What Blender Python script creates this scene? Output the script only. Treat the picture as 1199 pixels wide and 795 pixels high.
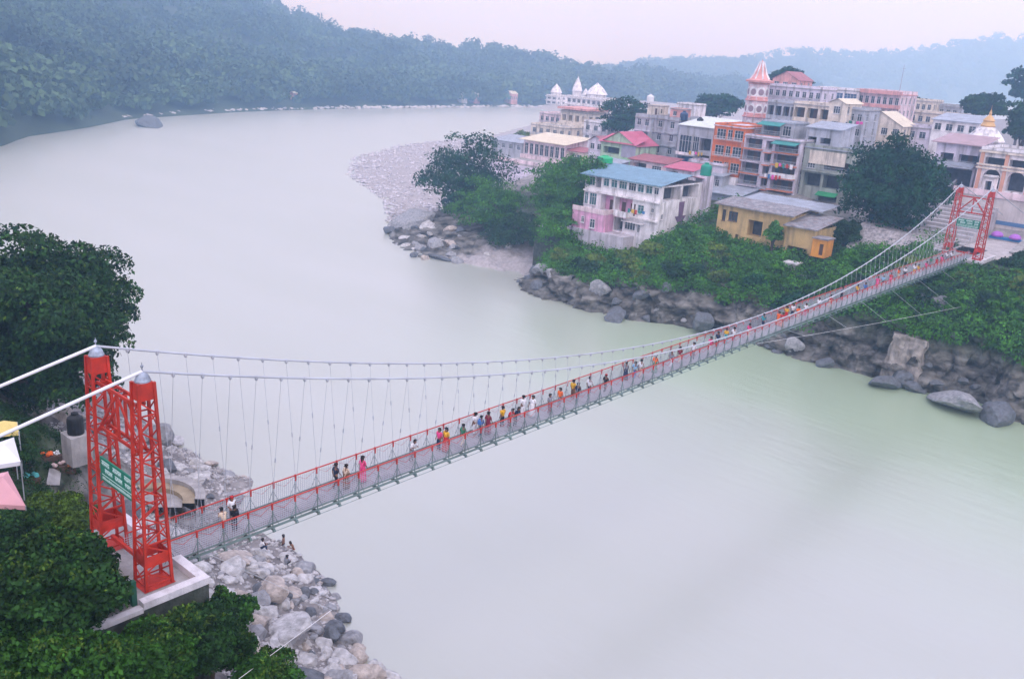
import bpy, bmesh, math, random
import numpy as np
from mathutils import Vector, Matrix
PI = math.pi
random.seed(7)
rng = np.random.default_rng(11)
for o in list(bpy.data.objects): bpy.data.objects.remove(o)
SC = bpy.context.scene
COL = SC.collection

# ------------------------------------------------------------------ camera
# World axes: X runs along the bridge (near tower X=0, far tower X=137), Y is upstream, Z up, water at Z=0.
# a = X (along the bridge), l = -Y (downstream).  P(a, l, z) turns that into a point.
FPX, IW, IH = 1078.75, 1199.0, 795.0
PITCH, ROLL = 0.3034, 0.0702
AZ = 0.7100
CAM_A, CAM_L, CAM_Z = -19.2386, 41.3066, 42.0
def P(a, l, z): return (a, -l, z)
_d = np.array([math.sin(AZ), math.cos(AZ), 0.0]); _lt = np.array([_d[1], -_d[0], 0.0])
_f = np.array([0, math.cos(PITCH), -math.sin(PITCH)]); _r0 = np.array([1.0, 0, 0]); _u0 = np.cross(_r0, _f)
_r = math.cos(ROLL)*_r0 + math.sin(ROLL)*_u0
_u = -math.sin(ROLL)*_r0 + math.cos(ROLL)*_u0
def _al(v): return np.array([v @ _d, v @ _lt, v[2]])
CF, CR, CU = _al(_f), _al(_r), _al(_u)          # camera axes in (a, l, z)
CP = np.array([CAM_A, CAM_L, CAM_Z])
def ray(x, y): return CF + CR*((x-599.5)/FPX) - CU*((y-397.5)/FPX)
def FA(x, y, a):                                 # photo point on the plane a = const -> (l, z)
    d = ray(x, y); p = CP + d*((a-CP[0])/d[0]); return float(p[1]), float(p[2])
def FL(x, y, l):                                 # photo point on the plane l = const -> (a, z)
    d = ray(x, y); p = CP + d*((l-CP[1])/d[1]); return float(p[0]), float(p[2])
def FZ(x, y, z):                                 # photo point at height z -> (a, l)
    d = ray(x, y); p = CP + d*((z-CP[2])/d[2]); return float(p[0]), float(p[1])
cam_d = bpy.data.cameras.new('camera'); cam = bpy.data.objects.new('camera', cam_d); COL.objects.link(cam)
def _s(v): return Vector((v[0], -v[1], v[2]))
_m = Matrix.Identity(4)
for i, v in enumerate((_s(CR), _s(CU), -_s(CF))):
    for j in range(3): _m[j][i] = v[j]
_m.translation = Vector(P(CAM_A, CAM_L, CAM_Z))
cam.matrix_world = _m
cam_d.sensor_width = 36.0; cam_d.lens = 36.0*FPX/IW
cam_d.clip_start = 0.5; cam_d.clip_end = 6000
SC.camera = cam
HAZE_DENSITY, HAZE_TOP = 0.001, 250

# ------------------------------------------------------------------ world, sun, exposure
W = bpy.data.worlds.new('World'); SC.world = W; W.use_nodes = True
nt = W.node_tree; nt.nodes.clear()
out = nt.nodes.new('ShaderNodeOutputWorld'); bg = nt.nodes.new('ShaderNodeBackground')
sky = nt.nodes.new('ShaderNodeTexSky'); sky.sky_type = 'NISHITA'; sky.sun_disc = False
SUN_EL, SUN_AZ = math.radians(52), math.radians(215)
sky.sun_elevation = SUN_EL; sky.sun_rotation = SUN_AZ
sky.air_density = 1.5; sky.dust_density = 4.0
mx = nt.nodes.new('ShaderNodeMixRGB'); mx.inputs[0].default_value = 0.86
mx.inputs[2].default_value = (8.95, 9.0, 12.5, 1)         # the white-lavender cloud layer
nt.links.new(sky.outputs[0], mx.inputs[1]); nt.links.new(mx.outputs[0], bg.inputs[0])
bg.inputs[1].default_value = 0.1
nt.links.new(bg.outputs[0], out.inputs[0])
sl = bpy.data.lights.new('sun', 'SUN'); sl.energy = 0.9; sl.angle = math.radians(60); sl.color = (1.0, 0.96, 0.9)
so = bpy.data.objects.new('sun', sl); COL.objects.link(so)
_sd = Vector((math.sin(SUN_AZ)*math.cos(SUN_EL), math.cos(SUN_AZ)*math.cos(SUN_EL), math.sin(SUN_EL)))
so.rotation_euler = _sd.to_track_quat('Z', 'Y').to_euler()
so.location = (0, 0, 300)
SC.view_settings.view_transform = 'Standard'; SC.view_settings.look = 'None'
SC.view_settings.exposure = 0.5; SC.view_settings.gamma = 1.0
SC.render.engine = 'CYCLES'
SC.cycles.max_bounces = 6; SC.cycles.diffuse_bounces = 2; SC.cycles.glossy_bounces = 2
SC.cycles.transmission_bounces = 2; SC.cycles.volume_bounces = 3; SC.cycles.transparent_max_bounces = 6
SC.cycles.use_denoising = True
SC.cycles.caustics_reflective = False; SC.cycles.caustics_refractive = False

# ------------------------------------------------------------------ materials
def mat(name, col, rough=0.85, var=0.12, scale=0.6, bump=0.0, bscale=6.0, metal=0.0, streak=0.0, spec=0.3, island=0.0, stain=(0.10, 0.09, 0.08)):
    m = bpy.data.materials.new(name); m.use_nodes = True
    n = m.node_tree; b = n.nodes['Principled BSDF']
    b.inputs['Roughness'].default_value = rough; b.inputs['Metallic'].default_value = metal
    b.inputs['Specular IOR Level'].default_value = spec
    g = n.nodes.new('ShaderNodeNewGeometry')
    no = n.nodes.new('ShaderNodeTexNoise'); no.inputs['Scale'].default_value = scale; no.inputs['Detail'].default_value = 5
    n.links.new(g.outputs['Position'], no.inputs['Vector'])
    mr = n.nodes.new('ShaderNodeMapRange'); mr.inputs[1].default_value = 0.3; mr.inputs[2].default_value = 0.7
    mr.inputs[3].default_value = 1-var; mr.inputs[4].default_value = 1+var
    n.links.new(no.outputs['Fac'], mr.inputs[0])
    hs = n.nodes.new('ShaderNodeHueSaturation'); hs.inputs['Color'].default_value = (*col, 1)
    n.links.new(mr.outputs[0], hs.inputs['Value'])
    last = hs.outputs[0]
    if island:
        m2 = n.nodes.new('ShaderNodeMapRange'); m2.inputs[3].default_value = 1-island; m2.inputs[4].default_value = 1+island
        n.links.new(g.outputs['Random Per Island'], m2.inputs[0])
        h2 = n.nodes.new('ShaderNodeHueSaturation'); n.links.new(last, h2.inputs['Color']); n.links.new(m2.outputs[0], h2.inputs['Value'])
        last = h2.outputs[0]
    if streak:
        mp = n.nodes.new('ShaderNodeMapping'); mp.inputs['Scale'].default_value = (1.1, 1.1, 0.13)
        n.links.new(g.outputs['Position'], mp.inputs[0])
        n2 = n.nodes.new('ShaderNodeTexNoise'); n2.inputs['Scale'].default_value = 1.0; n2.inputs['Detail'].default_value = 6
        n.links.new(mp.outputs[0], n2.inputs['Vector'])
        m3 = n.nodes.new('ShaderNodeMapRange'); m3.inputs[1].default_value = 0.5; m3.inputs[2].default_value = 0.72
        m3.inputs[3].default_value = 0; m3.inputs[4].default_value = streak
        n.links.new(n2.outputs['Fac'], m3.inputs[0])
        mi = n.nodes.new('ShaderNodeMixRGB'); mi.inputs[2].default_value = (*stain, 1)
        n.links.new(m3.outputs[0], mi.inputs[0]); n.links.new(last, mi.inputs[1]); last = mi.outputs[0]
    n.links.new(last, b.inputs['Base Color'])
    if bump:
        n3 = n.nodes.new('ShaderNodeTexNoise'); n3.inputs['Scale'].default_value = bscale; n3.inputs['Detail'].default_value = 6
        n.links.new(g.outputs['Position'], n3.inputs['Vector'])
        bp = n.nodes.new('ShaderNodeBump'); bp.inputs['Strength'].default_value = bump; bp.inputs['Distance'].default_value = 0.15
        n.links.new(n3.outputs['Fac'], bp.inputs['Height']); n.links.new(bp.outputs[0], b.inputs['Normal'])
    return m
def leafmat(name, col, var=0.35, island=0.35, scale=0.35):
    m = mat(name, col, rough=0.75, var=var, scale=scale, island=island, spec=0.15)
    return m
def M(name, col, **k):
    if name not in MATS: MATS[name] = mat(name, col, **k)
    return MATS[name]
MATS = {}
RED = mat('red_paint', (0.50, 0.028, 0.011), rough=0.55, var=0.28, scale=1.5, streak=0.45, spec=0.4, stain=(0.16, 0.03, 0.02))
REDRAIL = mat('red_rail_paint', (0.50, 0.045, 0.03), rough=0.55, var=0.15)
GREY = mat('galvanised_steel', (0.42, 0.44, 0.48), rough=0.5, var=0.15, metal=0.2)
CABLE = mat('cable_steel', (0.46, 0.48, 0.53), rough=0.55, var=0.15, metal=0.1)
SILVER = mat('silver_paint', (0.34, 0.38, 0.46), rough=0.55, var=0.4, scale=3, metal=0.2, streak=0.5)
WHITEP = mat('white_paint', (0.76, 0.75, 0.78), rough=0.5, var=0.06, streak=0.15)
MESHG = mat('wire_mesh_steel', (0.46, 0.48, 0.54), rough=0.6, var=0.12)
GREENP = mat('green_paint', (0.02, 0.10, 0.06), rough=0.55, var=0.2)
DECK = mat('deck_plate', (0.30, 0.27, 0.29), rough=0.85, var=0.25, scale=1.2)
BLACK = mat('black_plastic', (0.012, 0.013, 0.015), rough=0.5, var=0.1)
CONC = mat('weathered_concrete', (0.36, 0.34, 0.34), var=0.25, scale=0.8, streak=0.5, bump=0.4, bscale=4)
CONCW = mat('whitewashed_concrete', (0.66, 0.63, 0.66), var=0.12, scale=1.2, streak=0.35, bump=0.3)
DARKSTONE = mat('dark_mossy_stone', (0.06, 0.068, 0.06), var=0.45, scale=1.6, bump=0.9, bscale=2.5, streak=0.4, stain=(0.04, 0.07, 0.03))
GLASS = mat('window_glass', (0.03, 0.045, 0.06), rough=0.15, var=0.3, scale=0.8, spec=0.6)
GGLASS = mat('green_window_glass', (0.05, 0.15, 0.16), rough=0.2, var=0.25, spec=0.5)
DARKIN = mat('painted_interior_shade', (0.07, 0.075, 0.09), var=0.4, scale=1.0)  # dark back-wall colour standing in for shade inside bays, openings and arches
FRAME = mat('pale_window_frame', (0.62, 0.61, 0.64), var=0.08)
BRFRAME = mat('dark_window_frame', (0.12, 0.07, 0.05), var=0.15)
WOOD = mat('bark', (0.075, 0.055, 0.04), var=0.3, scale=2, bump=0.6)

# ------------------------------------------------------------------ mesh helpers
def vnoise(p, seed=0):
    p = np.asarray(p, float); i = np.floor(p).astype(np.int64); f = p-i; f = f*f*(3-2*f)
    def h(x, y, z):
        n = (x*374761393 + y*668265263 + z*2147483647 + seed*974711) & 0xffffffff
        n = ((n ^ (n >> 13))*1274126177) & 0xffffffff
        n = (n ^ (n >> 16)) & 0xffffffff
        return n/4294967295.0
    r = 0
    for dx in (0, 1):
        for dy in (0, 1):
            for dz in (0, 1):
                w = (f[..., 0] if dx else 1-f[..., 0])*(f[..., 1] if dy else 1-f[..., 1])*(f[..., 2] if dz else 1-f[..., 2])
                r = r + w*h(i[..., 0]+dx, i[..., 1]+dy, i[..., 2]+dz)
    return r*2-1
def fbm(p, o=4, seed=0):
    p = np.asarray(p, float); r = 0; a = 1
    for k in range(o): r = r + a*vnoise(p*(2**k), seed+k); a *= 0.5
    return r
class MB:
    def __init__(s): s.v = []; s.f = []
    def quad(s, *p):
        n = len(s.v); s.v += [tuple(q) for q in p]; s.f.append(tuple(range(n, n+len(p))))
    def box(s, a0, a1, l0, l1, z0, z1):
        c = [P(a, l, z) for z in (z0, z1) for a, l in ((a0, l0), (a1, l0), (a1, l1), (a0, l1))]
        n = len(s.v); s.v += c
        s.f += [tuple(n+i for i in q) for q in ((0,1,2,3), (7,6,5,4), (0,4,5,1), (1,5,6,2), (2,6,7,3), (3,7,4,0))]
    def bar(s, p, q, w, h=None):                 # rectangular bar between two (scene) points
        p = Vector(p); q = Vector(q); h = h or w; d = (q-p)
        if d.length < 1e-6: return
        d.normalize(); up = Vector((0, 0, 1)) if abs(d.z) < 0.95 else Vector((1, 0, 0))
        x = d.cross(up).normalized(); y = x.cross(d)
        n = len(s.v)
        for e in (p, q):
            for i, j in ((-1,-1), (1,-1), (1,1), (-1,1)): s.v.append(tuple(e + x*(i*w/2) + y*(j*h/2)))
        s.f += [tuple(n+i for i in q_) for q_ in ((0,1,2,3), (7,6,5,4), (0,4,5,1), (1,5,6,2), (2,6,7,3), (3,7,4,0))]
    def tube(s, pts, r, seg=8, cap=True):
        pts = [Vector(p) for p in pts]; rs = r if isinstance(r, (list, tuple)) else [r]*len(pts)
        n = len(s.v); x = None
        for i, p in enumerate(pts):
            d = (pts[min(i+1, len(pts)-1)] - pts[max(i-1, 0)]).normalized()
            if x is None:
                up = Vector((0, 0, 1)) if abs(d.z) < 0.9 else Vector((1, 0, 0)); x = d.cross(up).normalized()
            else: x = (x - d*x.dot(d)).normalized()
            y = d.cross(x)
            for k in range(seg):
                t = 2*PI*k/seg; s.v.append(tuple(p + x*(math.cos(t)*rs[i]) + y*(math.sin(t)*rs[i])))
        for i in range(len(pts)-1):
            for k in range(seg):
                k2 = (k+1) % seg; s.f.append((n+i*seg+k, n+i*seg+k2, n+(i+1)*seg+k2, n+(i+1)*seg+k))
        if cap:
            s.f.append(tuple(n+k for k in range(seg))[::-1]); m = n+(len(pts)-1)*seg; s.f.append(tuple(m+k for k in range(seg)))
    def lathe(s, c, prof, seg=12, sx=1.0, sy=1.0):   # c scene point, prof = [(r, z)...]
        n = len(s.v)
        for r, z in prof:
            for k in range(seg):
                t = 2*PI*k/seg; s.v.append((c[0]+math.cos(t)*r*sx, c[1]+math.sin(t)*r*sy, c[2]+z))
        for i in range(len(prof)-1):
            for k in range(seg):
                k2 = (k+1) % seg; s.f.append((n+i*seg+k, n+i*seg+k2, n+(i+1)*seg+k2, n+(i+1)*seg+k))
        s.f.append(tuple(n+k for k in range(seg))[::-1]); m = n+(len(prof)-1)*seg; s.f.append(tuple(m+k for k in range(seg)))
    def mesh(s, name, m):
        me = bpy.data.meshes.new(name); me.from_pydata(s.v, [], s.f); me.update()
        if m: me.materials.append(m)
        return me
def link(name, me, parent=None, wloc=None):
    o = bpy.data.objects.new(name, me); COL.objects.link(o)
    if parent is not None:
        o.parent = parent
        base = Vector(parent.get('_w', (0, 0, 0)))
        w = Vector(wloc) if wloc is not None else Vector((0, 0, 0))
        o.location = w - base; o['_w'] = tuple(w)
    else:
        w = Vector(wloc) if wloc is not None else Vector((0, 0, 0)); o.location = w; o['_w'] = tuple(w)
    return o
def obj(name, mb, m, parent=None): return link(name, mb.mesh(name, m), parent)
def tag(o, label, cat, group=None, kind=None):
    if label: o['label'] = label
    if cat: o['category'] = cat
    if group: o['group'] = group
    if kind: o['kind'] = kind
    return o
def thing(name, label, cat, loc=(0, 0, 0), group=None):
    o = bpy.data.objects.new(name, None); COL.objects.link(o); o.empty_display_size = 0.3
    o.location = loc; o['_w'] = tuple(loc)
    return tag(o, label, cat, group)
def fastmesh(name, V, n, m, smooth=False):        # V (N*n,3): polygons of n corners each
    V = np.ascontiguousarray(V, np.float32).reshape(-1, 3); N = len(V)//n
    me = bpy.data.meshes.new(name); me.vertices.add(len(V)); me.vertices.foreach_set('co', V.ravel())
    me.loops.add(len(V)); me.loops.foreach_set('vertex_index', np.arange(len(V), dtype=np.int32))
    me.polygons.add(N); me.polygons.foreach_set('loop_start', np.arange(0, len(V), n, dtype=np.int32))
    me.update(calc_edges=True); me.validate()
    if m: me.materials.append(m)
    return me
def gridmesh(name, V, nu, nv, m, attr=None, smooth=True):
    V = np.asarray(V, np.float32).reshape(nu*nv, 3)
    i = np.arange(nu*nv).reshape(nu, nv)
    q = np.stack([i[:-1, :-1], i[1:, :-1], i[1:, 1:], i[:-1, 1:]], -1).reshape(-1, 4)
    me = bpy.data.meshes.new(name); me.vertices.add(len(V)); me.vertices.foreach_set('co', V.ravel())
    me.loops.add(q.size); me.loops.foreach_set('vertex_index', q.ravel().astype(np.int32))
    me.polygons.add(len(q)); me.polygons.foreach_set('loop_start', np.arange(0, q.size, 4, dtype=np.int32))
    if smooth: me.polygons.foreach_set('use_smooth', np.ones(len(q), bool))
    me.update(calc_edges=True)
    if attr is not None:
        for k, val in attr.items():
            at = me.attributes.new(k, 'FLOAT', 'POINT'); at.data.foreach_set('value', np.asarray(val, np.float32).ravel())
    if m: me.materials.append(m)
    return me
def leafquads(C, Nrm, size, jitter=0.8, aspect=0.6, var=0.4):
    """one small leaf-sized quad at each centre, turned loosely outwards"""
    n = len(C); N = Nrm + rng.normal(size=(n, 3))*jitter
    N /= np.linalg.norm(N, axis=1, keepdims=True)+1e-9
    T = rng.normal(size=(n, 3)); T -= N*(T*N).sum(1, keepdims=True); T /= np.linalg.norm(T, axis=1, keepdims=True)+1e-9
    B = np.cross(N, T); s = (size*(1+rng.uniform(-var, var, n)))[:, None]
    a = T*s*0.5; b = B*s*0.5*aspect
    return np.stack([C-a, C-b+a*0.1, C+a, C+b+a*0.1], 1).reshape(-1, 3)

# ------------------------------------------------------------------ terrain functions
_sl = np.array([(-420,540),(-384,496),(-333,419),(-281,320),(-261,251),(-232,202),(-197,171),(-153,149),(-124,125.5),(-112,116),(-103,111),(-95,108.5),(-88,114),(-77,114.5),(-71,112),(-65,107),(-58.6,105.7),(-48.8,105.4),(-41.5,107.5),(-35,112.5),(-21,113.5),(-14,111.5),(-5,113),(4,111.5),(12.4,114),(16,110),(18.5,111.5),(30,110),(60,104),(120,100)], float)
def shore_far(l): return np.interp(l, _sl[:, 0], _sl[:, 1])
_ns = np.array([(-400,10),(-220,22),(-120,30),(-60,28),(-48,26.7),(-43,25.2),(-37,25.7),(-31,27),(-29,25.3),(-22.7,21.4),(-18,21.8),(-13,21.3),(-9,20.2),(-5,18.0),(-1.7,17.2),(1,16.6),(10,15),(40,13)], float)
def shore_near(l): return np.interp(l, _ns[:, 0], _ns[:, 1])
def _blend(x, a, b): t = np.clip((x-a)/(b-a), 0, 1); return t*t*(3-2*t)
def h_town(a, l, rough=True):
    a = np.asarray(a, float); l = np.asarray(l, float); t = a-shore_far(l)
    hA = np.interp(t, [-14,-4,0,0.8,1.8,3.4,5,9,14,22,40,60,90,150,400], [-4,-1.5,0,1.6,2.4,4.9,5.9,8.0,10.6,12.5,15.5,19,21,22,24])
    hR = np.interp(t, [-14,-4,0,0.8,2.0,3.5,5,9,14,22,40,60,90,150,400], [-4,-1.5,0,2.0,3.4,7.4,9.0,10.6,12.4,13.5,15.5,19,21,22,24])
    wR = _blend(l, -14, -4); hA = hA*(1-wR)+hR*wR
    hB = np.interp(t, [-14,-4,0,0.8,1.8,3.4,8,14,19,24,45,60,90,150,400], [-4,-1.5,0,1.5,2.2,4.0,5.0,6.2,7.6,10,15,18,20,22,24])
    hC = np.interp(t, [-14,-4,0,5,12,22,35,55,90,150,400], [-4,-1.2,0,0.7,2.2,4.5,8,12,17,20,22])
    hD = np.interp(t, [-14,-4,0,15,40,80,150,400], [-3,-1,0,0.5,1.4,2.4,5,12])
    wB = _blend(l, -45, -50); h = hA*(1-wB)+hB*wB
    wC = _blend(l, -64, -74); h = h*(1-wC)+hC*wC
    wD = _blend(l, -118, -135); h = h*(1-wD)+hD*wD
    if rough:
        p = np.stack([a, l, h*0+3.1], -1)
        amp = np.clip(1.2-np.abs(t-6)/14, 0.12, 1.0)*_blend(t, -4, 2)*(1-0.85*wD)
        h = h + amp*(1.1*fbm(p*0.2, 4, 3) + 1.3*np.abs(fbm(p*0.45, 4, 9)) - 0.35)
    # level terrace under the far portal
    k = _blend(np.abs(l-2), 12, 7)*_blend(a, 131, 135)*_blend(a, 170, 160)
    h = h*(1-k)+15.3*k
    return h
def h_near(a, l, rough=True):
    a = np.asarray(a, float); l = np.asarray(l, float); t = shore_near(l)-a + 5.5*_blend(l, 3.5, 7)
    h = np.interp(t, [-14,-4,0,4,8,12,16,20,30,60,120], [-4,-1.5,0,1.5,3.2,5.2,8.2,10.8,12.5,15,18])
    if rough:
        p = np.stack([a, l, h*0+1.7], -1)
        h = h + _blend(t, -3, 2)*(0.45*fbm(p*0.3, 4, 5))
    return h

# ------------------------------------------------------------------ ground and water
def ground_mat(name, rockcol, soilcol, sandcol):
    m = bpy.data.materials.new(name); m.use_nodes = True; n = m.node_tree; b = n.nodes['Principled BSDF']
    b.inputs['Roughness'].default_value = 0.95; b.inputs['Specular IOR Level'].default_value = 0.15
    g = n.nodes.new('ShaderNodeNewGeometry')
    def noise(sc, det=6):
        x = n.nodes.new('ShaderNodeTexNoise'); x.inputs['Scale'].default_value = sc; x.inputs['Detail'].default_value = det
        n.links.new(g.outputs['Position'], x.inputs['Vector']); return x
    def ramp(src, lo, hi, c0, c1):
        r = n.nodes.new('ShaderNodeValToRGB'); r.color_ramp.elements[0].position = lo; r.color_ramp.elements[1].position = hi
        r.color_ramp.elements[0].color = (*c0, 1); r.color_ramp.elements[1].color = (*c1, 1)
        n.links.new(src, r.inputs[0]); return r.outputs[0]
    mpz = n.nodes.new('ShaderNodeMapping'); mpz.inputs['Scale'].default_value = (0.35, 0.35, 1.1); mpz.inputs['Rotation'].default_value = (0.25, 0.15, 0); n.links.new(g.outputs['Position'], mpz.inputs[0])
    nz_ = noise(1.0, 9); n.links.new(mpz.outputs[0], nz_.inputs['Vector'])
    rock = ramp(nz_.outputs['Fac'], 0.36, 0.66, tuple(c*0.22 for c in rockcol), tuple(c*1.7 for c in rockcol))
    soil = ramp(noise(0.8).outputs['Fac'], 0.35, 0.65, tuple(c*0.6 for c in soilcol), tuple(c*1.3 for c in soilcol))
    sand = ramp(noise(1.5).outputs['Fac'], 0.3, 0.7, tuple(c*0.75 for c in sandcol), tuple(c*1.15 for c in sandcol))
    vo = n.nodes.new('ShaderNodeTexVoronoi'); vo.feature = 'DISTANCE_TO_EDGE'; vo.inputs['Scale'].default_value = 0.4
    wv = n.nodes.new('ShaderNodeMixRGB'); wv.blend_type = 'LINEAR_LIGHT'; wv.inputs[0].default_value = 1.0; n.links.new(mpz.outputs[0], wv.inputs[1]); n.links.new(noise(0.7).outputs['Color'], wv.inputs[2]); n.links.new(wv.outputs[0], vo.inputs['Vector'])
    cr = n.nodes.new('ShaderNodeMapRange'); cr.inputs[2].default_value = 0.12; cr.inputs[3].default_value = 0.45; n.links.new(vo.outputs['Distance'], cr.inputs[0])
    hv = n.nodes.new('ShaderNodeHueSaturation'); n.links.new(rock, hv.inputs['Color']); n.links.new(cr.outputs[0], hv.inputs['Value'])
    prev = hv.outputs[0]
    for nm, c in (('veg', soil), ('sand', sand)):
        at = n.nodes.new('ShaderNodeAttribute'); at.attribute_name = nm
        ad = n.nodes.new('ShaderNodeMath'); ad.operation = 'ADD'; n.links.new(at.outputs['Fac'], ad.inputs[0])
        nz = n.nodes.new('ShaderNodeMath'); nz.operation = 'MULTIPLY_ADD'; nz.inputs[1].default_value = 0.9; nz.inputs[2].default_value = -0.45
        n.links.new(noise(0.45).outputs['Fac'], nz.inputs[0]); n.links.new(nz.outputs[0], ad.inputs[1]); ad.use_clamp = True
        mi = n.nodes.new('ShaderNodeMixRGB'); n.links.new(ad.outputs[0], mi.inputs[0]); n.links.new(prev, mi.inputs[1]); n.links.new(c, mi.inputs[2])
        prev = mi.outputs[0]
    n.links.new(prev, b.inputs['Base Color'])
    bp = n.nodes.new('ShaderNodeBump'); bp.inputs['Strength'].default_value = 0.8; bp.inputs['Distance'].default_value = 0.5
    n.links.new(noise(1.1, 8).outputs['Fac'], bp.inputs['Height']); n.links.new(bp.outputs[0], b.inputs['Normal'])
    return m
GMAT = ground_mat('river_bank_ground', (0.15, 0.142, 0.132), (0.03, 0.055, 0.016), (0.42, 0.385, 0.39))

def terrain(name, hf, A, L, veg, sand):
    AA, LL = np.meshgrid(A, L, indexing='ij'); H = hf(AA, LL)
    V = np.stack([AA, -LL, H], -1)
    if hf is h_town:                              # ledges and overhangs in the rock
        t = AA-shore_far(LL); k = _blend(t, -1, 0.5)*_blend(t, 9, 4)*_blend(LL, -74, -66)
        q = np.stack([AA*0.25, LL*0.32, H*0.9], -1)
        V[..., 0] += k*(2.1*fbm(q, 3, 41)+1.0*fbm(q*2.7, 3, 43)); V[..., 1] += k*0.6*fbm(q*1.7, 3, 47)
    me = gridmesh(name, V, len(A), len(L), GMAT, dict(veg=veg(AA, LL, H), sand=sand(AA, LL, H)), smooth=hf is not h_town)
    return tag(link(name, me), None, None, kind='structure')
A = np.concatenate([np.arange(92, 104, 2), np.arange(104, 132, 0.5), np.arange(132, 150, 0.8), np.arange(150, 300, 3), np.arange(300, 721, 12)])
L = np.concatenate([np.arange(-520, -140, 6), np.arange(-140, -64, 1.4), np.arange(-64, 40, 0.6), np.arange(40, 141, 5)])
terrain('town_bank_terrain', h_town, A, L,
        lambda a, l, h: _blend(h, 4.5, 8)*_blend(l, -120, -100)*(0.9)*_blend(a, 165, 150) - 0.3*(a > 150),
        lambda a, l, h: np.maximum(_blend(l, -70, -74)*_blend(l, -92, -88)*_blend(h, 3.5, 2), np.maximum(_blend(l, -128, -140), _blend(a, 150, 165)*0.6)))
A = np.concatenate([np.arange(-90, -10, 4), np.arange(-10, 34, 0.7), np.arange(34, 46, 3)])
L = np.concatenate([np.arange(-300, -60, 6), np.arange(-60, 20, 0.9), np.arange(20, 70, 4)])
terrain('near_bank_terrain', h_near, A, L,
        lambda a, l, h: _blend(h, 7, 10)*0.9,
        lambda a, l, h: _blend(h, 7, 3)*0.45)

# water
wm = bpy.data.materials.new('silty_river_water'); wm.use_nodes = True
n = wm.node_tree; b = n.nodes['Principled BSDF']
g = n.nodes.new('ShaderNodeNewGeometry')
mp = n.nodes.new('ShaderNodeMapping'); mp.inputs['Rotation'].default_value = (0, 0, 0.25); mp.inputs['Scale'].default_value = (1.0, 0.28, 1)
n.links.new(g.outputs['Position'], mp.inputs[0])
no = n.nodes.new('ShaderNodeTexNoise'); no.inputs['Scale'].default_value = 0.06; no.inputs['Detail'].default_value = 5; n.links.new(mp.outputs[0], no.inputs['Vector'])
rp = n.nodes.new('ShaderNodeValToRGB'); rp.color_ramp.elements[0].position = 0.35; rp.color_ramp.elements[1].position = 0.65
rp.color_ramp.elements[0].color = (0.385, 0.40, 0.345, 1); rp.color_ramp.elements[1].color = (0.41, 0.42, 0.375, 1)
n.links.new(no.outputs['Fac'], rp.inputs[0])
sx = n.nodes.new('ShaderNodeSeparateXYZ'); n.links.new(g.outputs['Position'], sx.inputs[0])   # greener base colour paints in the town bank's reflection
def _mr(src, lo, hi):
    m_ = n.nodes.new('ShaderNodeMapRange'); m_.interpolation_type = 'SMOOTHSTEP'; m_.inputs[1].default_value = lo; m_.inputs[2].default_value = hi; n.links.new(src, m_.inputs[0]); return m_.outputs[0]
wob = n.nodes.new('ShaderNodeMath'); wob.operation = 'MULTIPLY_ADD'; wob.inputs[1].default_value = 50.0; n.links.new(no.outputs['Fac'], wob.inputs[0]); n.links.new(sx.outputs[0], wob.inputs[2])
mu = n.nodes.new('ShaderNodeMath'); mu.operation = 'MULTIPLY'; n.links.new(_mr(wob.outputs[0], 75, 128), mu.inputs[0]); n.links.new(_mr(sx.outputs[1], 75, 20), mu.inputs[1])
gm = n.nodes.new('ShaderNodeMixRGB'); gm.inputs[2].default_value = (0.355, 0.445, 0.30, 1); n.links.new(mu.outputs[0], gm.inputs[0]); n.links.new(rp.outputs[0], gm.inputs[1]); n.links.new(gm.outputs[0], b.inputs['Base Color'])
b.inputs['Roughness'].default_value = 0.3; b.inputs['IOR'].default_value = 2.3; b.inputs['Specular IOR Level'].default_value = 0.5
n1 = n.nodes.new('ShaderNodeTexNoise'); n1.inputs['Scale'].default_value = 0.9; n1.inputs['Detail'].default_value = 4; n.links.new(mp.outputs[0], n1.inputs['Vector'])
n2 = n.nodes.new('ShaderNodeTexNoise'); n2.inputs['Scale'].default_value = 0.12; n2.inputs['Detail'].default_value = 3; n.links.new(mp.outputs[0], n2.inputs['Vector'])
ad = n.nodes.new('ShaderNodeMath'); ad.operation = 'MULTIPLY_ADD'; ad.inputs[1].default_value = 3.0
n.links.new(n2.outputs['Fac'], ad.inputs[0]); n.links.new(n1.outputs['Fac'], ad.inputs[2])
bp = n.nodes.new('ShaderNodeBump'); bp.inputs['Strength'].default_value = 0.3; bp.inputs['Distance'].default_value = 0.12
n.links.new(ad.outputs[0], bp.inputs['Height']); n.links.new(bp.outputs[0], b.inputs['Normal'])
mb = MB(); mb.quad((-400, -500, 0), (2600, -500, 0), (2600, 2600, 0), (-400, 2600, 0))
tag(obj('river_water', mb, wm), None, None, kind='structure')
# bed under everything, reaching the horizon
mb = MB(); mb.quad((-400, -500, -5), (2600, -500, -5), (2600, 2600, -5), (-400, 2600, -5))
tag(obj('river_bed_ground', mb, M('bed', (0.2, 0.19, 0.17))), None, None, kind='structure')

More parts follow.
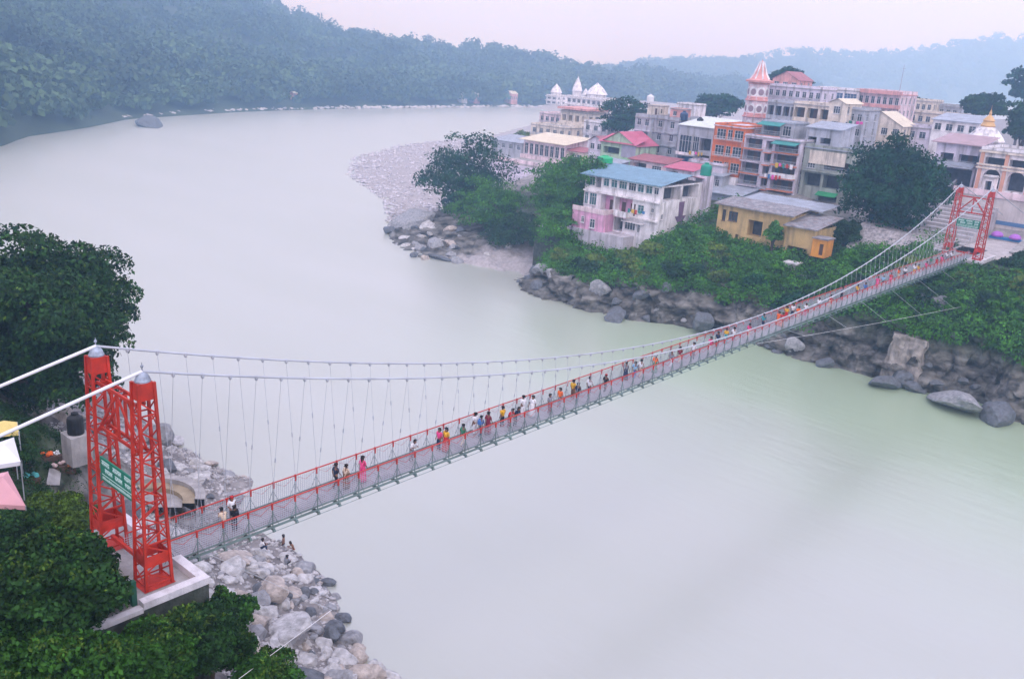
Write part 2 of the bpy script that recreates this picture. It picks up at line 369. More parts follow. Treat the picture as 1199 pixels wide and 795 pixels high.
# ------------------------------------------------------------------ far hills (haze does the fading)
HILLM = mat('wooded_hill_ground', (0.045, 0.065, 0.035), var=0.5, scale=0.03, bump=0.5, bscale=0.2)
LEAF_HILL = leafmat('hill_forest_leaves', (0.06, 0.10, 0.04), var=0.6, island=0.4, scale=0.02)
HILLV = []
def onground_near(x, y):
    for z in np.arange(18, 0, -0.1):
        a, l = FZ(x, y, z)
        if z <= float(h_near(a, l)): return a, l, z
    return a, l, 0.0
def horiz(px): return 59.0+(px-599.5)*0.0703
def hill(name, cols, nt_, treeh, ncrown, quads, qs, forest, crown_r, edge=0.0):
    cols = np.array(cols, float); xs = np.arange(cols[0, 0], cols[-1, 0]+1, 14.0)
    ys = np.interp(xs, cols[:, 0], cols[:, 1]); yr = np.interp(xs, cols[:, 0], cols[:, 2]); dd = np.interp(xs, cols[:, 0], cols[:, 3])
    T = np.concatenate([np.linspace(-0.06, 1, nt_), [1.25, 1.6, 2.2]])
    def pt(x, t, ysv, yrv, ddv):
        a0, l0 = FZ(x, ysv, 0); v = np.array([a0-CAM_A, l0-CAM_L]); D = np.linalg.norm(v); u = v/D
        Dr = D+ddv; rr = ray(x, yrv); zr = CAM_Z + rr[2]/math.hypot(rr[0], rr[1])*Dr - treeh
        s = min(max(t, 0), 1); prof = 0.12*min(s*10, 1)+0.88*(s*s*(3-2*s)*0.5+s*0.5)
        z = zr*prof if t <= 1 else zr*max(0, 1-(t-1)*0.8)
        if t < 0: z = -3
        q = np.array([CAM_A, CAM_L])+u*(D+ddv*t)
        return q[0], q[1], z
    V = np.zeros((len(xs), len(T), 3))
    for i, x in enumerate(xs):
        for j, t in enumerate(T): V[i, j] = pt(x, t, ys[i], yr[i], dd[i])
    nz = fbm(np.stack([V[..., 0]*0.012, V[..., 1]*0.012, V[..., 2]*0], -1), 4, 21)
    V[..., 2] += nz*11*np.clip(V[..., 2]/30, 0, 1)
    S = V.copy(); S[..., 1] *= -1; HILLV.append(S[:, 3:nt_].reshape(-1, 3))
    tag(link(name, gridmesh(name, S, len(xs), len(T), HILLM)), None, None, kind='structure')
    ui = rng.uniform(0, len(xs)-1.001, ncrown); tj = rng.uniform(edge, nt_+0.2, ncrown)
    i0 = ui.astype(int); j0 = tj.astype(int); fu = (ui-i0)[:, None]; ft = (tj-j0)[:, None]
    C = (S[i0, j0]*(1-fu)*(1-ft)+S[i0+1, j0]*fu*(1-ft)+S[i0, j0+1]*(1-fu)*ft+S[i0+1, j0+1]*fu*ft)
    C = C[C[:, 2] > 1.2]; m = len(C)
    vs_ = rng.uniform(0, 1, m)**1.6; R = crown_r*(0.5+1.15*vs_); Hh = treeh*(0.55+0.95*vs_)*rng.uniform(0.85, 1.15, m)
    dirs = rng.normal(size=(m, quads, 3)); dirs /= np.linalg.norm(dirs, axis=2, keepdims=True); dirs[..., 2] = np.abs(dirs[..., 2])*1.3-0.35
    lump = 0.75+0.45*vnoise(dirs*1.6+C[:, None, :]*0.37, 4)
    Q = C[:, None, :] + dirs*np.stack([R, R, Hh*0.55], -1)[:, None, :]*lump[..., None]*rng.uniform(0.75, 1.0, (m, quads, 1))
    Q[..., 2] += (Hh*0.5)[:, None]
    me = fastmesh(forest, leafquads(Q.reshape(-1, 3), dirs.reshape(-1, 3), np.full(m*quads, qs), 0.6, 0.85), 4, LEAF_HILL)
    tag(link(forest, me), {'riverside_forest': 'dense hazy woods covering the hillside across the wide river', 'ridge_forest': 'pale blue woods on the distant ridge behind the town'}[forest], 'woods', kind='stuff')
hill('far_bank_hill', [(-260,205,-110,600),(-100,185,-95,620),(0,172,-75,650),(30,160,-68,660),(100,150,-55,700),(150,140,-46,720),(260,133,-20,700),(330,130,3,640),(400,128,33,560),(470,127,46,480),(560,126,58,400),(640,126,67,330),(700,126,76,260),(760,126,83,250),(860,126,93,240),(960,126,97,240)],
     30, 12, 8000, 80, 2.7, 'riverside_forest', 6.5)
hill('distant_ridge_hill', [(640,105,88,350),(700,103,79,400),(740,102,70,420),(800,104,64,440),(900,108,62,450),(1000,113,60,450),(1100,120,49,460),(1199,126,37,470),(1300,130,22,470),(1450,136,0,470)],
     14, 16, 2600, 60, 4.5, 'ridge_forest', 10)

def onground(x, y):
    for a in np.arange(104, 175, 0.25):
        l, z = FA(x, y, a)
        if z <= float(h_town(a, l)): return a, l, z
    return a, l, z
# ------------------------------------------------------------------ trees and bushes
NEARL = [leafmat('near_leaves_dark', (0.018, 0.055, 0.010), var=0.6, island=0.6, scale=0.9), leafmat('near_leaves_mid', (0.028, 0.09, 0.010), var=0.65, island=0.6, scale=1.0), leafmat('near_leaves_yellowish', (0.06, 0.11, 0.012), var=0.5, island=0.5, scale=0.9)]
LEAFM = [leafmat('leaves_dark', (0.020, 0.060, 0.014), var=0.5), leafmat('leaves_mid', (0.05, 0.165, 0.012), var=0.55), leafmat('leaves_yellowish', (0.11, 0.17, 0.025), var=0.5), leafmat('leaves_bluish', (0.012, 0.060, 0.020), var=0.55)]
def rough_block(c, dims, taper=0.0, seed=1, amp=0.18, nsub=14, lean=(0, 0)):
    bm = bmesh.new(); bmesh.ops.create_grid(bm, x_segments=1, y_segments=1, size=1); bm.free()
    bm = bmesh.new(); bmesh.ops.create_cube(bm, size=2.0); bmesh.ops.subdivide_edges(bm, edges=bm.edges[:], cuts=nsub, use_grid_fill=True)
    V = np.array([v.co for v in bm.verts]); t = (V[:, 2]+1)/2; k = 1-taper*t
    V[:, 0] *= k; V[:, 1] *= k; V = V*np.array(dims); V[:, 0] += lean[0]*t; V[:, 1] += lean[1]*t; V = V+np.array(c)
    N = np.stack([fbm(V*0.9+7*i, 4, seed+i) for i in range(3)], -1); V = V+N*amp*np.array([1, 1, .8])
    mb = MB(); mb.v = [tuple(v) for v in V]; bm.verts.index_update(); mb.f = [tuple(v.index for v in f.verts) for f in bm.faces]; bm.free()
    return mb
def crown_pts(c, r, nclump, nleaf, seed, clump=0.33, fill=0.35):
    g = np.random.default_rng(seed)
    d = g.normal(size=(nclump, 3)); d /= np.linalg.norm(d, axis=1, keepdims=True)
    rad = g.uniform(fill, 1, nclump)**0.6
    lump = 0.80+0.42*vnoise(d*2.1+seed, seed)
    K = d*rad[:, None]*lump[:, None]*(1-clump*0.55)
    K[:, 2] = np.where(K[:, 2] < -0.7, K[:, 2]*0.9, K[:, 2])
    kr = clump*g.uniform(0.4, 1.2, nclump)
    w = kr**2; w /= w.sum(); idx = g.choice(nclump, nleaf, p=w)
    e = g.normal(size=(nleaf, 3)); e /= np.linalg.norm(e, axis=1, keepdims=True); e[:, 2] = np.where(e[:, 2] < -0.2, -e[:, 2]*0.6, e[:, 2])
    e *= (g.uniform(0.3, 1, nleaf)**0.45)[:, None]
    q = K[idx] + e*kr[idx][:, None]*np.array([1, 1, 0.75])
    nrm = e*0.8 + q*0.4
    return np.asarray(c)+q*np.asarray(r), nrm, np.asarray(c)+K*np.asarray(r)
def tree(label, a, l, zg, ctr, r, nleaf, ls, m, seed, name='broadleaf_tree', trunk_r=0.35, nclump=60, group=None, clump=0.33, cat='tree', sprig=0):
    """ctr (a,l,z) crown centre, r (ra, rl, rz) its half sizes"""
    base = P(a, l, zg); t = thing(name, label, cat, base, group)
    c = P(*ctr); rr = (r[0], r[1], r[2])
    pts, nrm, K = crown_pts(c, rr, nclump, nleaf, seed, clump)
    me = fastmesh('crown', leafquads(pts, nrm, np.full(len(pts), ls), var=0.6), 4, m)
    link('crown', me, t)
    if sprig:
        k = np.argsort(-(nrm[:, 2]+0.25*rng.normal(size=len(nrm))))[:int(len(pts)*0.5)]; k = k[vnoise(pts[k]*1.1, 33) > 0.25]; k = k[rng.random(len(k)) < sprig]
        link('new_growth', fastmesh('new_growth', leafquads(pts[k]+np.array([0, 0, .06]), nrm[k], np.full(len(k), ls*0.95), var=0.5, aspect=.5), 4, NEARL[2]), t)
    mb = MB(); bs = Vector(base)+Vector((0, 0, -0.6)); top = Vector(c)+Vector((0, 0, r[2]*0.3)); mid = bs.lerp(top, 0.5)+Vector((0.3, 0.2, 0))*trunk_r*2
    mb.tube([bs, bs.lerp(mid, 0.5), mid, top], [trunk_r*1.3, trunk_r, trunk_r*0.75, trunk_r*0.25], 8)
    gs = random.Random(seed)
    for k in gs.sample(range(nclump), min(12, nclump)):
        s = bs.lerp(mid, gs.uniform(0.75, 1.0)) if gs.random() < 0.6 else mid.lerp(top, gs.uniform(0, 0.7)); e = Vector(K[k])
        mm = s.lerp(e, 0.5)+Vector((0, 0, 0.12*(e-s).length))
        mb.tube([s, mm, e], [trunk_r*0.4, trunk_r*0.25, trunk_r*0.08], 6)
    link('trunk', mb.mesh('trunk', WOOD), t)
    return t
def tree_px(label, x0, x1, y0, y1, a, m, seed, nleaf=9000, ls=0.5, ra=None, zg=None, **k):
    xc, yc = (x0+x1)/2, (y0+y1)/2
    lc, zc = FA(xc, yc, a); lw = (FA(x1, yc, a)[0]-FA(x0, yc, a)[0])/2; zh = (FA(xc, y0, a)[1]-FA(xc, y1, a)[1])/2
    g_ = float(h_town(a, lc)) if zg is None else zg
    return tree(label, a, lc, min(g_, zc-zh*0.5), (a, lc, zc), (ra or max(lw*0.95, zh*0.75), lw*1.12, zh*1.1), nleaf, ls, m, seed, **k)
TN = [
 ('tall dark layered tree at the tip of the rocky point', 494, 594, 150, 262, 140, LEAFM[3], 1, dict(nleaf=16000, ls=0.55, nclump=80)),
 ('round bushy tree below the terrace wall on the rocky point', 540, 618, 200, 288, 131, LEAFM[1], 2, dict(nleaf=14000, ls=0.45, nclump=70)),
 ('leafy tree left of the white hotel with the blue roof', 620, 700, 178, 276, 137, LEAFM[1], 3, dict(nleaf=14000, ls=0.48, nclump=70)),
 ('huge dark spreading tree in front of the bridge approach steps', 972, 1112, 148, 296, 147, LEAFM[3], 4, dict(nleaf=34000, ls=0.5, nclump=130, ra=9)),
 ('dark round tree rising behind the grey apartment block', 703, 768, 108, 166, 216, LEAFM[3], 5, dict(nleaf=9000, ls=0.7)),
 ('wide hazy tree behind the flat roofs left of the pink temple tower', 808, 872, 106, 146, 262, LEAFM[3], 6, dict(nleaf=7000, ls=0.9)),
 ('hazy tree just right of the pink temple spire', 894, 944, 76, 112, 258, LEAFM[3], 7, dict(nleaf=6000, ls=0.8)),
 ('large hazy tree beside the white shrine dome', 1122, 1182, 104, 146, 250, LEAFM[0], 8, dict(nleaf=7000, ls=0.8)),
 ('dark tree above the arcade roof at the edge of the picture', 1172, 1232, 112, 178, 214, LEAFM[0], 9, dict(nleaf=9000, ls=0.6)),
 ('pale far tree highest above the town roofs on the skyline', 1168, 1240, 76, 122, 310, LEAFM[3], 10, dict(nleaf=6000, ls=1.0)),
 ('small tree between the long cream block and the shed roof', 1112, 1140, 138, 160, 212, LEAFM[1], 12, dict(nleaf=3000, ls=0.5)),
 ('small tree on the skyline behind the pink flat block', 1058, 1084, 112, 132, 262, LEAFM[0], 13, dict(nleaf=2500, ls=0.7)),
 ('pale feathery small tree by the riverside pavilion', 600, 626, 150, 176, 222, LEAFM[2], 14, dict(nleaf=2500, ls=0.6)),
 ('small bright green tree in front of the yellow house wall', 894, 919, 258, 288, 128.5, LEAFM[1], 15, dict(nleaf=2500, ls=0.35)),
 ('dense dark bush right of the yellow house', 968, 1010, 252, 298, 139, LEAFM[0], 16, dict(nleaf=8000, ls=0.4)),
 ('yellow-green bush above the shoreline rocks below the stone wall', 642, 690, 288, 332, 117, LEAFM[2], 17, dict(nleaf=7000, ls=0.35)),
 ('dark green thicket beside the far bridge pier', 1164, 1225, 286, 345, 138, LEAFM[0], 18, dict(nleaf=9000, ls=0.4)),
 ('leafy shrub covering the bank below the tree left of the hotel', 622, 684, 236, 300, 121, LEAFM[1], 51, dict(nleaf=9000, ls=0.42)),
 ('tall bright tree touching the left end of the white hotel', 650, 700, 172, 268, 127, LEAFM[1], 52, dict(nleaf=13000, ls=0.42, nclump=80)),
 ('dark shrub on the bank between the point trees and the cove', 570, 632, 244, 304, 126, LEAFM[0], 53, dict(nleaf=8000, ls=0.42)),
 ('low tangled bush hanging beside the stone wall under the hotel', 615, 660, 255, 300, 124, LEAFM[0], 19, dict(nleaf=6000, ls=0.4)),
]
for lab, x0, x1, y0, y1, a, m, sd, kw in TN:
    bush = 'bush' in lab.split(' of ')[0] and 'tree' not in lab or 'thicket' in lab
    tree_px(lab, x0, x1, y0, y1, a, m, sd, name='bush' if bush else 'broadleaf_tree', cat='bush' if bush else 'tree', **kw)
# near bank
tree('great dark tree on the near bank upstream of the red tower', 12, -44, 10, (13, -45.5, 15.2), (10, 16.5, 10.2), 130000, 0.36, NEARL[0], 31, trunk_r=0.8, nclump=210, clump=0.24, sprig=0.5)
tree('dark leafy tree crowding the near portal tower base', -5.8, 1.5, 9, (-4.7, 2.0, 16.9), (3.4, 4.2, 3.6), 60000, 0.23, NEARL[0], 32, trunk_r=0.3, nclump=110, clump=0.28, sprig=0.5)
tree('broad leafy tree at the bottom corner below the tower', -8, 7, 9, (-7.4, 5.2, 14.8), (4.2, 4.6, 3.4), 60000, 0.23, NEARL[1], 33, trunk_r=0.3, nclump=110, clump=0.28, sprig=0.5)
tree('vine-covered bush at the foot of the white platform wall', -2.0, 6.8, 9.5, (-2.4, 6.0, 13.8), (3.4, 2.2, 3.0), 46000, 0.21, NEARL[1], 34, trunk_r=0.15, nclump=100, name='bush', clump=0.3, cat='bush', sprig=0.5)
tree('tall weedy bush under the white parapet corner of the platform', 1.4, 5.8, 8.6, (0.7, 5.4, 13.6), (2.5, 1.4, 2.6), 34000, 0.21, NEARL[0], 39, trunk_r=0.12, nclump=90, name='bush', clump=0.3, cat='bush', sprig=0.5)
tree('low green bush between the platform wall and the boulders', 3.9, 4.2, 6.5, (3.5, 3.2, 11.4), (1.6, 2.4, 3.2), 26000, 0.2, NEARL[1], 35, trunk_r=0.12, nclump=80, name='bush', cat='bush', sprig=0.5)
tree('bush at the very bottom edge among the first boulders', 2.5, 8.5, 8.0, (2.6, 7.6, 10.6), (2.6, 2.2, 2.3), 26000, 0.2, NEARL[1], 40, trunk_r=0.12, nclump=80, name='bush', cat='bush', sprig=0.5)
tree('shady bush behind the riverside market stalls', 3, -27, 10.5, (3.5, -26, 12), (2.2, 3.6, 2.0), 14000, 0.2, NEARL[0], 36, trunk_r=0.12, nclump=60, name='bush', cat='bush', sprig=0.5)
tree('bright green bush left of the near tower leg', 1.5, -12.5, 10, (1.8, -13, 12.0), (2.6, 3.0, 1.9), 14000, 0.2, NEARL[2], 37, trunk_r=0.12, nclump=60, name='bush', cat='bush', sprig=0.5)
tree('dark bush in front of the market tents', -2.5, -12, 11, (-2.5, -11, 13.2), (2.8, 3.6, 2.2), 18000, 0.2, NEARL[0], 38, trunk_r=0.12, nclump=70, name='bush', cat='bush', sprig=0.5)

# bushes overhanging the rock cliff
_cb = random.Random(21)
for k in range(26):
    l_ = -62+k*3.75+_cb.uniform(-1, 1); a_ = float(shore_far(l_))+_cb.uniform(4.5, 8)+(3 if l_ > -6 else 0); r_ = _cb.uniform(1.6, 3.0); z_ = float(h_town(a_, l_))
    tree('green bush overhanging the broken rock cliff by the water', a_, l_, z_-.5, (a_, l_, z_+r_*.45), (r_, r_*1.15, r_*.9), 2600, 0.42, LEAFM[_cb.choice((0, 1, 1, 2, 3))], 200+k, name='bush', trunk_r=.1, nclump=26, group='bushes along the cliff edge', cat='bush')
for k in range(48):
    l_ = _cb.uniform(-60, 34); a_ = float(shore_far(l_))+_cb.uniform(8, 19); z_ = float(h_town(a_, l_))
    if (a_ > 121 and -69 < l_ < -47) or (a_ > 125 and -46 < l_ < -17) or (-8 < l_ < 10 and a_ > 129): continue
    r_ = _cb.uniform(1.5, 3.0)
    tree('rounded leafy bush growing on the green slope above the rocks', a_, l_, z_-.5, (a_, l_, z_+r_*.5), (r_, r_*1.1, r_*.85), 2400, 0.45, LEAFM[_cb.choice((0, 1, 1, 1, 2, 2, 3))], 300+k, name='bush', trunk_r=.1, nclump=22, group='bushes on the cliff slope', cat='bush')
# greenery on the cliff: one mass
def undergrowth(name, label, hf, N, arange, lrange, cond, m, per, ls, rr, seed):
    g = np.random.default_rng(seed)
    a = g.uniform(*arange, N); l = g.uniform(*lrange, N); h = hf(a, l)
    k = cond(a, l, h); a, l, h = a[k], l[k], h[k]; n_ = len(a)
    R = g.uniform(*rr, n_)
    e = g.normal(size=(n_, per, 3)); e /= np.linalg.norm(e, axis=2, keepdims=True); e[..., 2] = np.abs(e[..., 2])
    e2 = e*(g.uniform(0.4, 1, (n_, per, 1))**0.5)*(1+0.35*vnoise(e*2.5+np.stack([a, l, h], -1)[:, None, :], 8))[..., None]
    C = np.stack([a, -l, h-0.2], -1)[:, None, :]+e2*np.stack([R, R, R*0.85], -1)[:, None, :]
    me = fastmesh(name, leafquads(C.reshape(-1, 3), e.reshape(-1, 3), np.full(n_*per, ls), 0.7), 4, m)
    tag(link(name, me), label, 'undergrowth', kind='stuff')
def _dens(a, l, s): return fbm(np.stack([a*0.09, l*0.09, a*0+s], -1), 3, 14)
def cl(a, l, h):
    t = a-shore_far(l)
    free = ~((a > 123.5) & (l > -68) & (l < -48)) & ~((a > 131) & (l > -46) & (l < -17)) & ~((a > 133.5) & (l > -6) & (l < 9))
    return (t > 3.6) & (h > 3.8) & (a < 150) & free & (_dens(a, l, 2) > -1.1-(h-6)*0.05)
undergrowth('cliff_undergrowth', 'thick green scrub cloaking the cliff below the yellow house', h_town, 4300, (110, 150), (-69, 45), cl, LEAFM[1], 120, 0.42, (0.8, 2.9), 5)
undergrowth('dark_cliff_undergrowth', 'darker creepers on the steep bank under the far bridge end', h_town, 1700, (113, 136), (-24, 40), lambda a, l, h: (a-shore_far(l) > 4.5) & (h > 4.2+4.2*_blend(l, -14, -4)*(_dens(a, l, 4) > -0.25)) & (_dens(a, l, 7) > -0.6) & ~((a > 133) & (l > -6) & (l < 9)), LEAFM[0], 120, 0.42, (0.8, 2.2), 6)
undergrowth('near_bank_undergrowth', 'low green weeds on the slope around the near tower', h_near, 2300, (-14, 11), (-48, 14), lambda a, l, h: (h > 7.5) & ~((a > -5.5) & (a < 2.4) & (l > -5) & (l < 4.6)) & (_dens(a*3, l*3, 3) > -0.45), NEARL[0], 110, 0.17, (0.35, 1.1), 7)

# ------------------------------------------------------------------ suspension bridge
ZD = 15.62; SPAN = 137.0; ZF = 15.37; ZR = ZD+1.03; NP = 88; DP = SPAN/NP
GGREY = mat('faded_green_steel', (0.17, 0.23, 0.22), rough=0.6, var=0.25)
def cab_l(a): return 1.05+(2.33-1.05)*4*(a/SPAN-0.5)**2
def cab_z(a): return ZD+1.1+9.95*(2*a/SPAN-1)**2
bridge = thing('suspension_bridge', 'long red and grey footbridge hung from two cables across the river', 'bridge', P(0, 0, ZD))
def lattice_leg(a, l, zb, zt, side):
    mb = MB(); ba, bl, ta, tl = 0.68, 0.56, 0.38, 0.33
    def c(i, j, z):
        t = (z-zb)/(zt-zb); return Vector(P(a+i*(ba+(ta-ba)*t), l+j*(bl+(tl-bl)*t), z))
    cs = ((-1,-1), (1,-1), (1,1), (-1,1))
    for i, j in cs: mb.bar(c(i, j, zb), c(i, j, zt), 0.135, 0.135)
    zp = zt-0.85; n = 13
    for k in range(4):
        p, q = cs[k], cs[(k+1) % 4]
        mb.quad(c(*p, zp), c(*q, zp), c(*q, zt), c(*p, zt))
        for s in range(n):
            z0 = zb+0.25+(zp-zb-0.25)*s/n; z1 = zb+0.25+(zp-zb-0.25)*(s+1)/n; zm = (z0+z1)/2
            A_, B_ = (p, q) if s % 2 == 0 else (q, p)
            mb.bar(c(*A_, z0), c(*B_, z1), 0.03, 0.075)
            if s % 3 == 0: mb.bar(c(*p, z0), c(*q, z0), 0.04, 0.08)
        if True: mb.quad(c(*p, zb+1.25), c(*q, zb+1.25), c(*q, zb+1.85), c(*p, zb+1.85))
    mb.quad(*[c(i, j, zt) for i, j in cs]); mb.quad(*[c(i*1.2, j*1.2, zb+0.03) for i, j in cs])
    return mb
def portal(a0, name):
    zt = ZD+10.55; mb = MB()
    y0, y1 = -2.0, 2.0
    for z in (ZD+9.3, ZD+6.9):
        for da in (-0.22, 0.22): mb.bar(P(a0+da, y0, z), P(a0+da, y1, z), 0.09, 0.16)
    for da in (-0.2, 0.2):
        mb.bar(P(a0+da, 0, ZD+9.22), P(a0+da, 0, ZD+6.98), 0.08, 0.14)
        for s in (-1, 1): mb.bar(P(a0+da, 0.0, ZD+9.2), P(a0+da, s*1.93, ZD+7.0), 0.07, 0.13)
    mb.bar(P(a0, y0, ZD+0.62), P(a0, y1, ZD+0.62), 0.16, 0.2)
    for z in (ZD+9.3, ZD+6.9):
        for l in np.linspace(-1.8, 1.8, 7): mb.bar(P(a0-.26, l, z+.03), P(a0+.26, l, z+.03), .05, .05)
    for da in (-0.2, 0.2): mb.bar(P(a0+da, 0, ZD+7.1), P(a0+da, 0, ZD+0.6), 0.01, 0.01) if False else None
    tw = obj('portal_tower', mb, RED, bridge)
    for s in (-1, 1):
        obj('tower_leg', lattice_leg(a0, s*2.33, ZD-0.15, zt, s), RED, tw)
        cb = MB(); c = P(a0, s*2.33, zt)
        cb.lathe(c, [(0.40, -0.02), (0.42, 0.08), (0.38, 0.14), (0.33, 0.28), (0.22, 0.42), (0.09, 0.48), (0.04, 0.52), (0.03, 0.66), (0.08, 0.72), (0.08, 0.78), (0.025, 0.84), (0.02, 0.92), (0.0, 0.96)], 14, 0.92, 0.82)
        obj('tower_cap', cb, SILVER, tw)
portal(0.0, 'near'); portal(SPAN, 'far')
for s in (-1, 1):
    mb = MB(); mb.tube([P(a, s*cab_l(a), cab_z(a)) for a in np.linspace(0, SPAN, 70)], 0.06, 8)
    for k in range(1, NP):
        a = k*DP; q = Vector(P(a, s*cab_l(a), cab_z(a)))
        mb.lathe(q-Vector((0, 0, 0.11)), [(0.05, -0.08), (0.10, 0), (0.10, 0.16), (0.05, 0.2)], 6)
    obj('main_cable', mb, CABLE, bridge)
    mb = MB(); mb.tube([P(0, s*2.33, ZD+11.05), P(-45, s*2.33, ZD+0.4)], 0.08, 10)
    obj('backstay', mb, WHITEP, bridge)
    mb = MB(); mb.tube([P(SPAN, s*2.33, ZD+11.05), P(SPAN+38, s*2.33, ZD+1.6)], 0.07, 8)
    obj('backstay', mb, CABLE, bridge)
    rest = MB()
    for k in range(1, NP):
        a = k*DP; zc = cab_z(a); lc = cab_l(a)
        mb = MB() if k <= 50 else rest
        mb.tube([P(a, s*lc, zc), P(a, s*1.08, ZR-0.05)], 0.014, 4, False)
        t = 0.36 if k % 2 else 0.5
        p0 = Vector(P(a, s*1.08, ZR)); p1 = Vector(P(a, s*lc, zc)); dd = (p1-p0)
        if dd.length > 2:
            m_ = p0+dd*t; u_ = dd.normalized(); mb.tube([m_-u_*0.14, m_+u_*0.14], 0.04, 5)
        if k <= 50: obj('hanger', mb, CABLE, bridge)
    h_ = obj('hanger', rest, CABLE, bridge); h_['kind'] = 'stuff'
    # railing: red handrail with bracket heads, red and green bracing, wire mesh, green bottom chord
    mb = MB(); mb.bar(P(0.3, s*1.08, ZR), P(SPAN-0.3, s*1.08, ZR), 0.06, 0.06)
    for k in range(NP):
        a = k*DP
        if k: mb.bar(P(a, s*1.08, ZR+0.06), P(a, s*1.08, ZR-0.36), 0.10, 0.08)
        mb.bar(P(a, s*1.085, ZR-0.05), P(a+DP*0.5, s*1.085, ZR-0.48), 0.016); mb.bar(P(a+DP, s*1.085, ZR-0.05), P(a+DP*0.5, s*1.085, ZR-0.48), 0.016)
    rl = obj('railing', mb, REDRAIL, bridge)
    mb = MB()
    for k in range(NP*11): mb.bar(P(0.2+k*DP/11, s*1.05, ZF+0.02), P(0.2+k*DP/11, s*1.05, ZR-0.05), 0.019)
    for j in range(1, 9): mb.bar(P(0.2, s*1.045, ZF+0.13*j), P(SPAN-0.2, s*1.045, ZF+0.13*j), 0.017)
    obj('wire_mesh', mb, MESHG, rl)
    mb = MB(); mb.bar(P(0.2, s*1.12, ZF-0.16), P(SPAN-0.2, s*1.12, ZF-0.16), 0.08, 0.12)
    mb.bar(P(0.2, s*1.06, ZF+0.04), P(SPAN-0.2, s*1.06, ZF+0.04), 0.05, 0.07)
    mb.tube([P(0.2, s*1.22, ZF-0.42), P(SPAN-0.2, s*1.22, ZF-0.42)], 0.018, 5)
    for k in range(1, NP):
        a = k*DP; mb.bar(P(a, s*1.13, ZR-0.36), P(a, s*1.13, ZF-0.3), 0.05, 0.05)
        mb.bar(P(a, s*1.15, ZR-0.55), P(a-0.42, s*1.12, ZF-0.1), 0.025); mb.bar(P(a, s*1.15, ZR-0.55), P(a+0.42, s*1.12, ZF-0.1), 0.025)
    obj('bottom_chord', mb, GGREY, rl)
mb = MB()
for k in range(NP*2):
    a0 = k*DP/2; mb.box(a0+0.012, a0+DP/2-0.012, -1.02, 1.02, ZF-0.06, ZF+(0.004 if k % 3 else 0.012))
obj('deck', mb, DECK, bridge)
mb = MB()
for l in (-0.6, 0, 0.6): mb.bar(P(0.2, l, ZF-0.14), P(SPAN-0.2, l, ZF-0.14), 0.1, 0.14)
obj('stringer', mb, GREENP, bridge)
xb = MB(); xb.box(-0.06, 0.06, -1.28, 1.28, -0.34, -0.2)
for s in (-1, 1): xb.box(-0.08, 0.08, s*1.26-0.06, s*1.26+0.06, -0.4, -0.3)
xme = xb.mesh('floor_beam', GGREY)
for k in range(1, NP): link('floor_beam', xme, bridge, P(k*DP, 0, ZF))
# wind guys: low side cables with ties to the deck
def guy(pts, ties):
    mb = MB(); mb.tube(pts, 0.015, 6)
    g_ = obj('wind_guy', mb, WHITEP, bridge); mb = MB()
    for p, q in ties: mb.tube([p, q], 0.015, 4, False)
    obj('guy_tie', mb, CABLE, g_)
far = []
for t in np.linspace(0, 1, 24):
    a = 66+t*78; far.append(P(a, 1.25+8.2*t*(0.55+0.45*t), 15.0-7.2*t*(1-0.42*t)))
guy(far, [(far[i], P(far[i][0]-3, 1.3, ZF-0.3)) for i in range(3, 20, 3)])
pA = FL(279, 795, 8.0); pB = FL(388, 714, 5.2)
_v = ((pB[0]-pA[0]), 5.2-8.0, pB[1]-pA[1])
nearg = [P(pA[0]-_v[0]*1.3, 8-_v[1]*1.3, pA[1]-_v[2]*1.3), P(pA[0], 8.0, pA[1]), P(pB[0], 5.2, pB[1])] + [P(pB[0]+(64-pB[0])*t, 5.2-4.0*(1-(1-t)**2), pB[1]+(15.0-pB[1])*(1-(1-t)**1.6)) for t in np.linspace(0.06, 1, 16)]
guy(nearg[:3], [(nearg[2], P(pB[0]-5, 1.3, ZF-0.35))])
# name boards between the tower legs
SIGNG = mat('board_green', (0.012, 0.19, 0.115), rough=0.5, var=0.1)
SIGNW = mat('board_lettering', (0.62, 0.80, 0.74), rough=0.6, var=0.05)
def board(a, z0, z1, l0, l1, label):
    t = thing('name_board', label, 'sign', P(a, (l0+l1)/2, z0))
    mb = MB(); mb.box(a-0.04, a+0.04, l0, l1, z0, z1); obj('panel', mb, SIGNG, t)
    mb = MB(); H = z1-z0; Wd = l1-l0; g = random.Random(3)
    def word(u0, u1, v0, v1):                   # head line with strokes hanging below it, as on the board
        mb.box(a-0.05, a-0.042, l0+u0*Wd, l0+u1*Wd, z0+(v1-0.035)*H, z0+v1*H)
        n = max(2, int((u1-u0)*Wd/0.12))
        for i in range(n):
            uc = u0+(u1-u0)*(i+0.6)/n; w = 0.022
            mb.box(a-0.05, a-0.042, l0+uc*Wd-w, l0+uc*Wd+w, z0+v0*H, z0+(v1-0.04)*H)
            vv = v0+(v1-v0)*g.uniform(0.25, 0.6)
            mb.box(a-0.05, a-0.042, l0+uc*Wd-0.085, l0+uc*Wd-w-0.002, z0+(vv-0.03)*H, z0+(vv+0.03)*H)
    for u0, u1 in ((0.06, 0.30), (0.40, 0.66), (0.75, 0.95)): word(u0, u1, 0.70, 0.90)
    for u0, u1 in ((0.15, 0.38), (0.46, 0.68), (0.76, 0.93)): word(u0, u1, 0.42, 0.60)
    mb.box(a-0.05, a-0.042, l0+0.05*Wd, l1-0.05*Wd, z0+0.28*H, z0+0.31*H)
    for k in range(26):
        u = 0.06+0.88*k/26; mb.box(a-0.05, a-0.042, l0+u*Wd, l0+(u+0.02)*Wd, z0+0.10*H, z0+g.uniform(0.18, 0.22)*H)
    obj('lettering', mb, SIGNW, t)
    return t
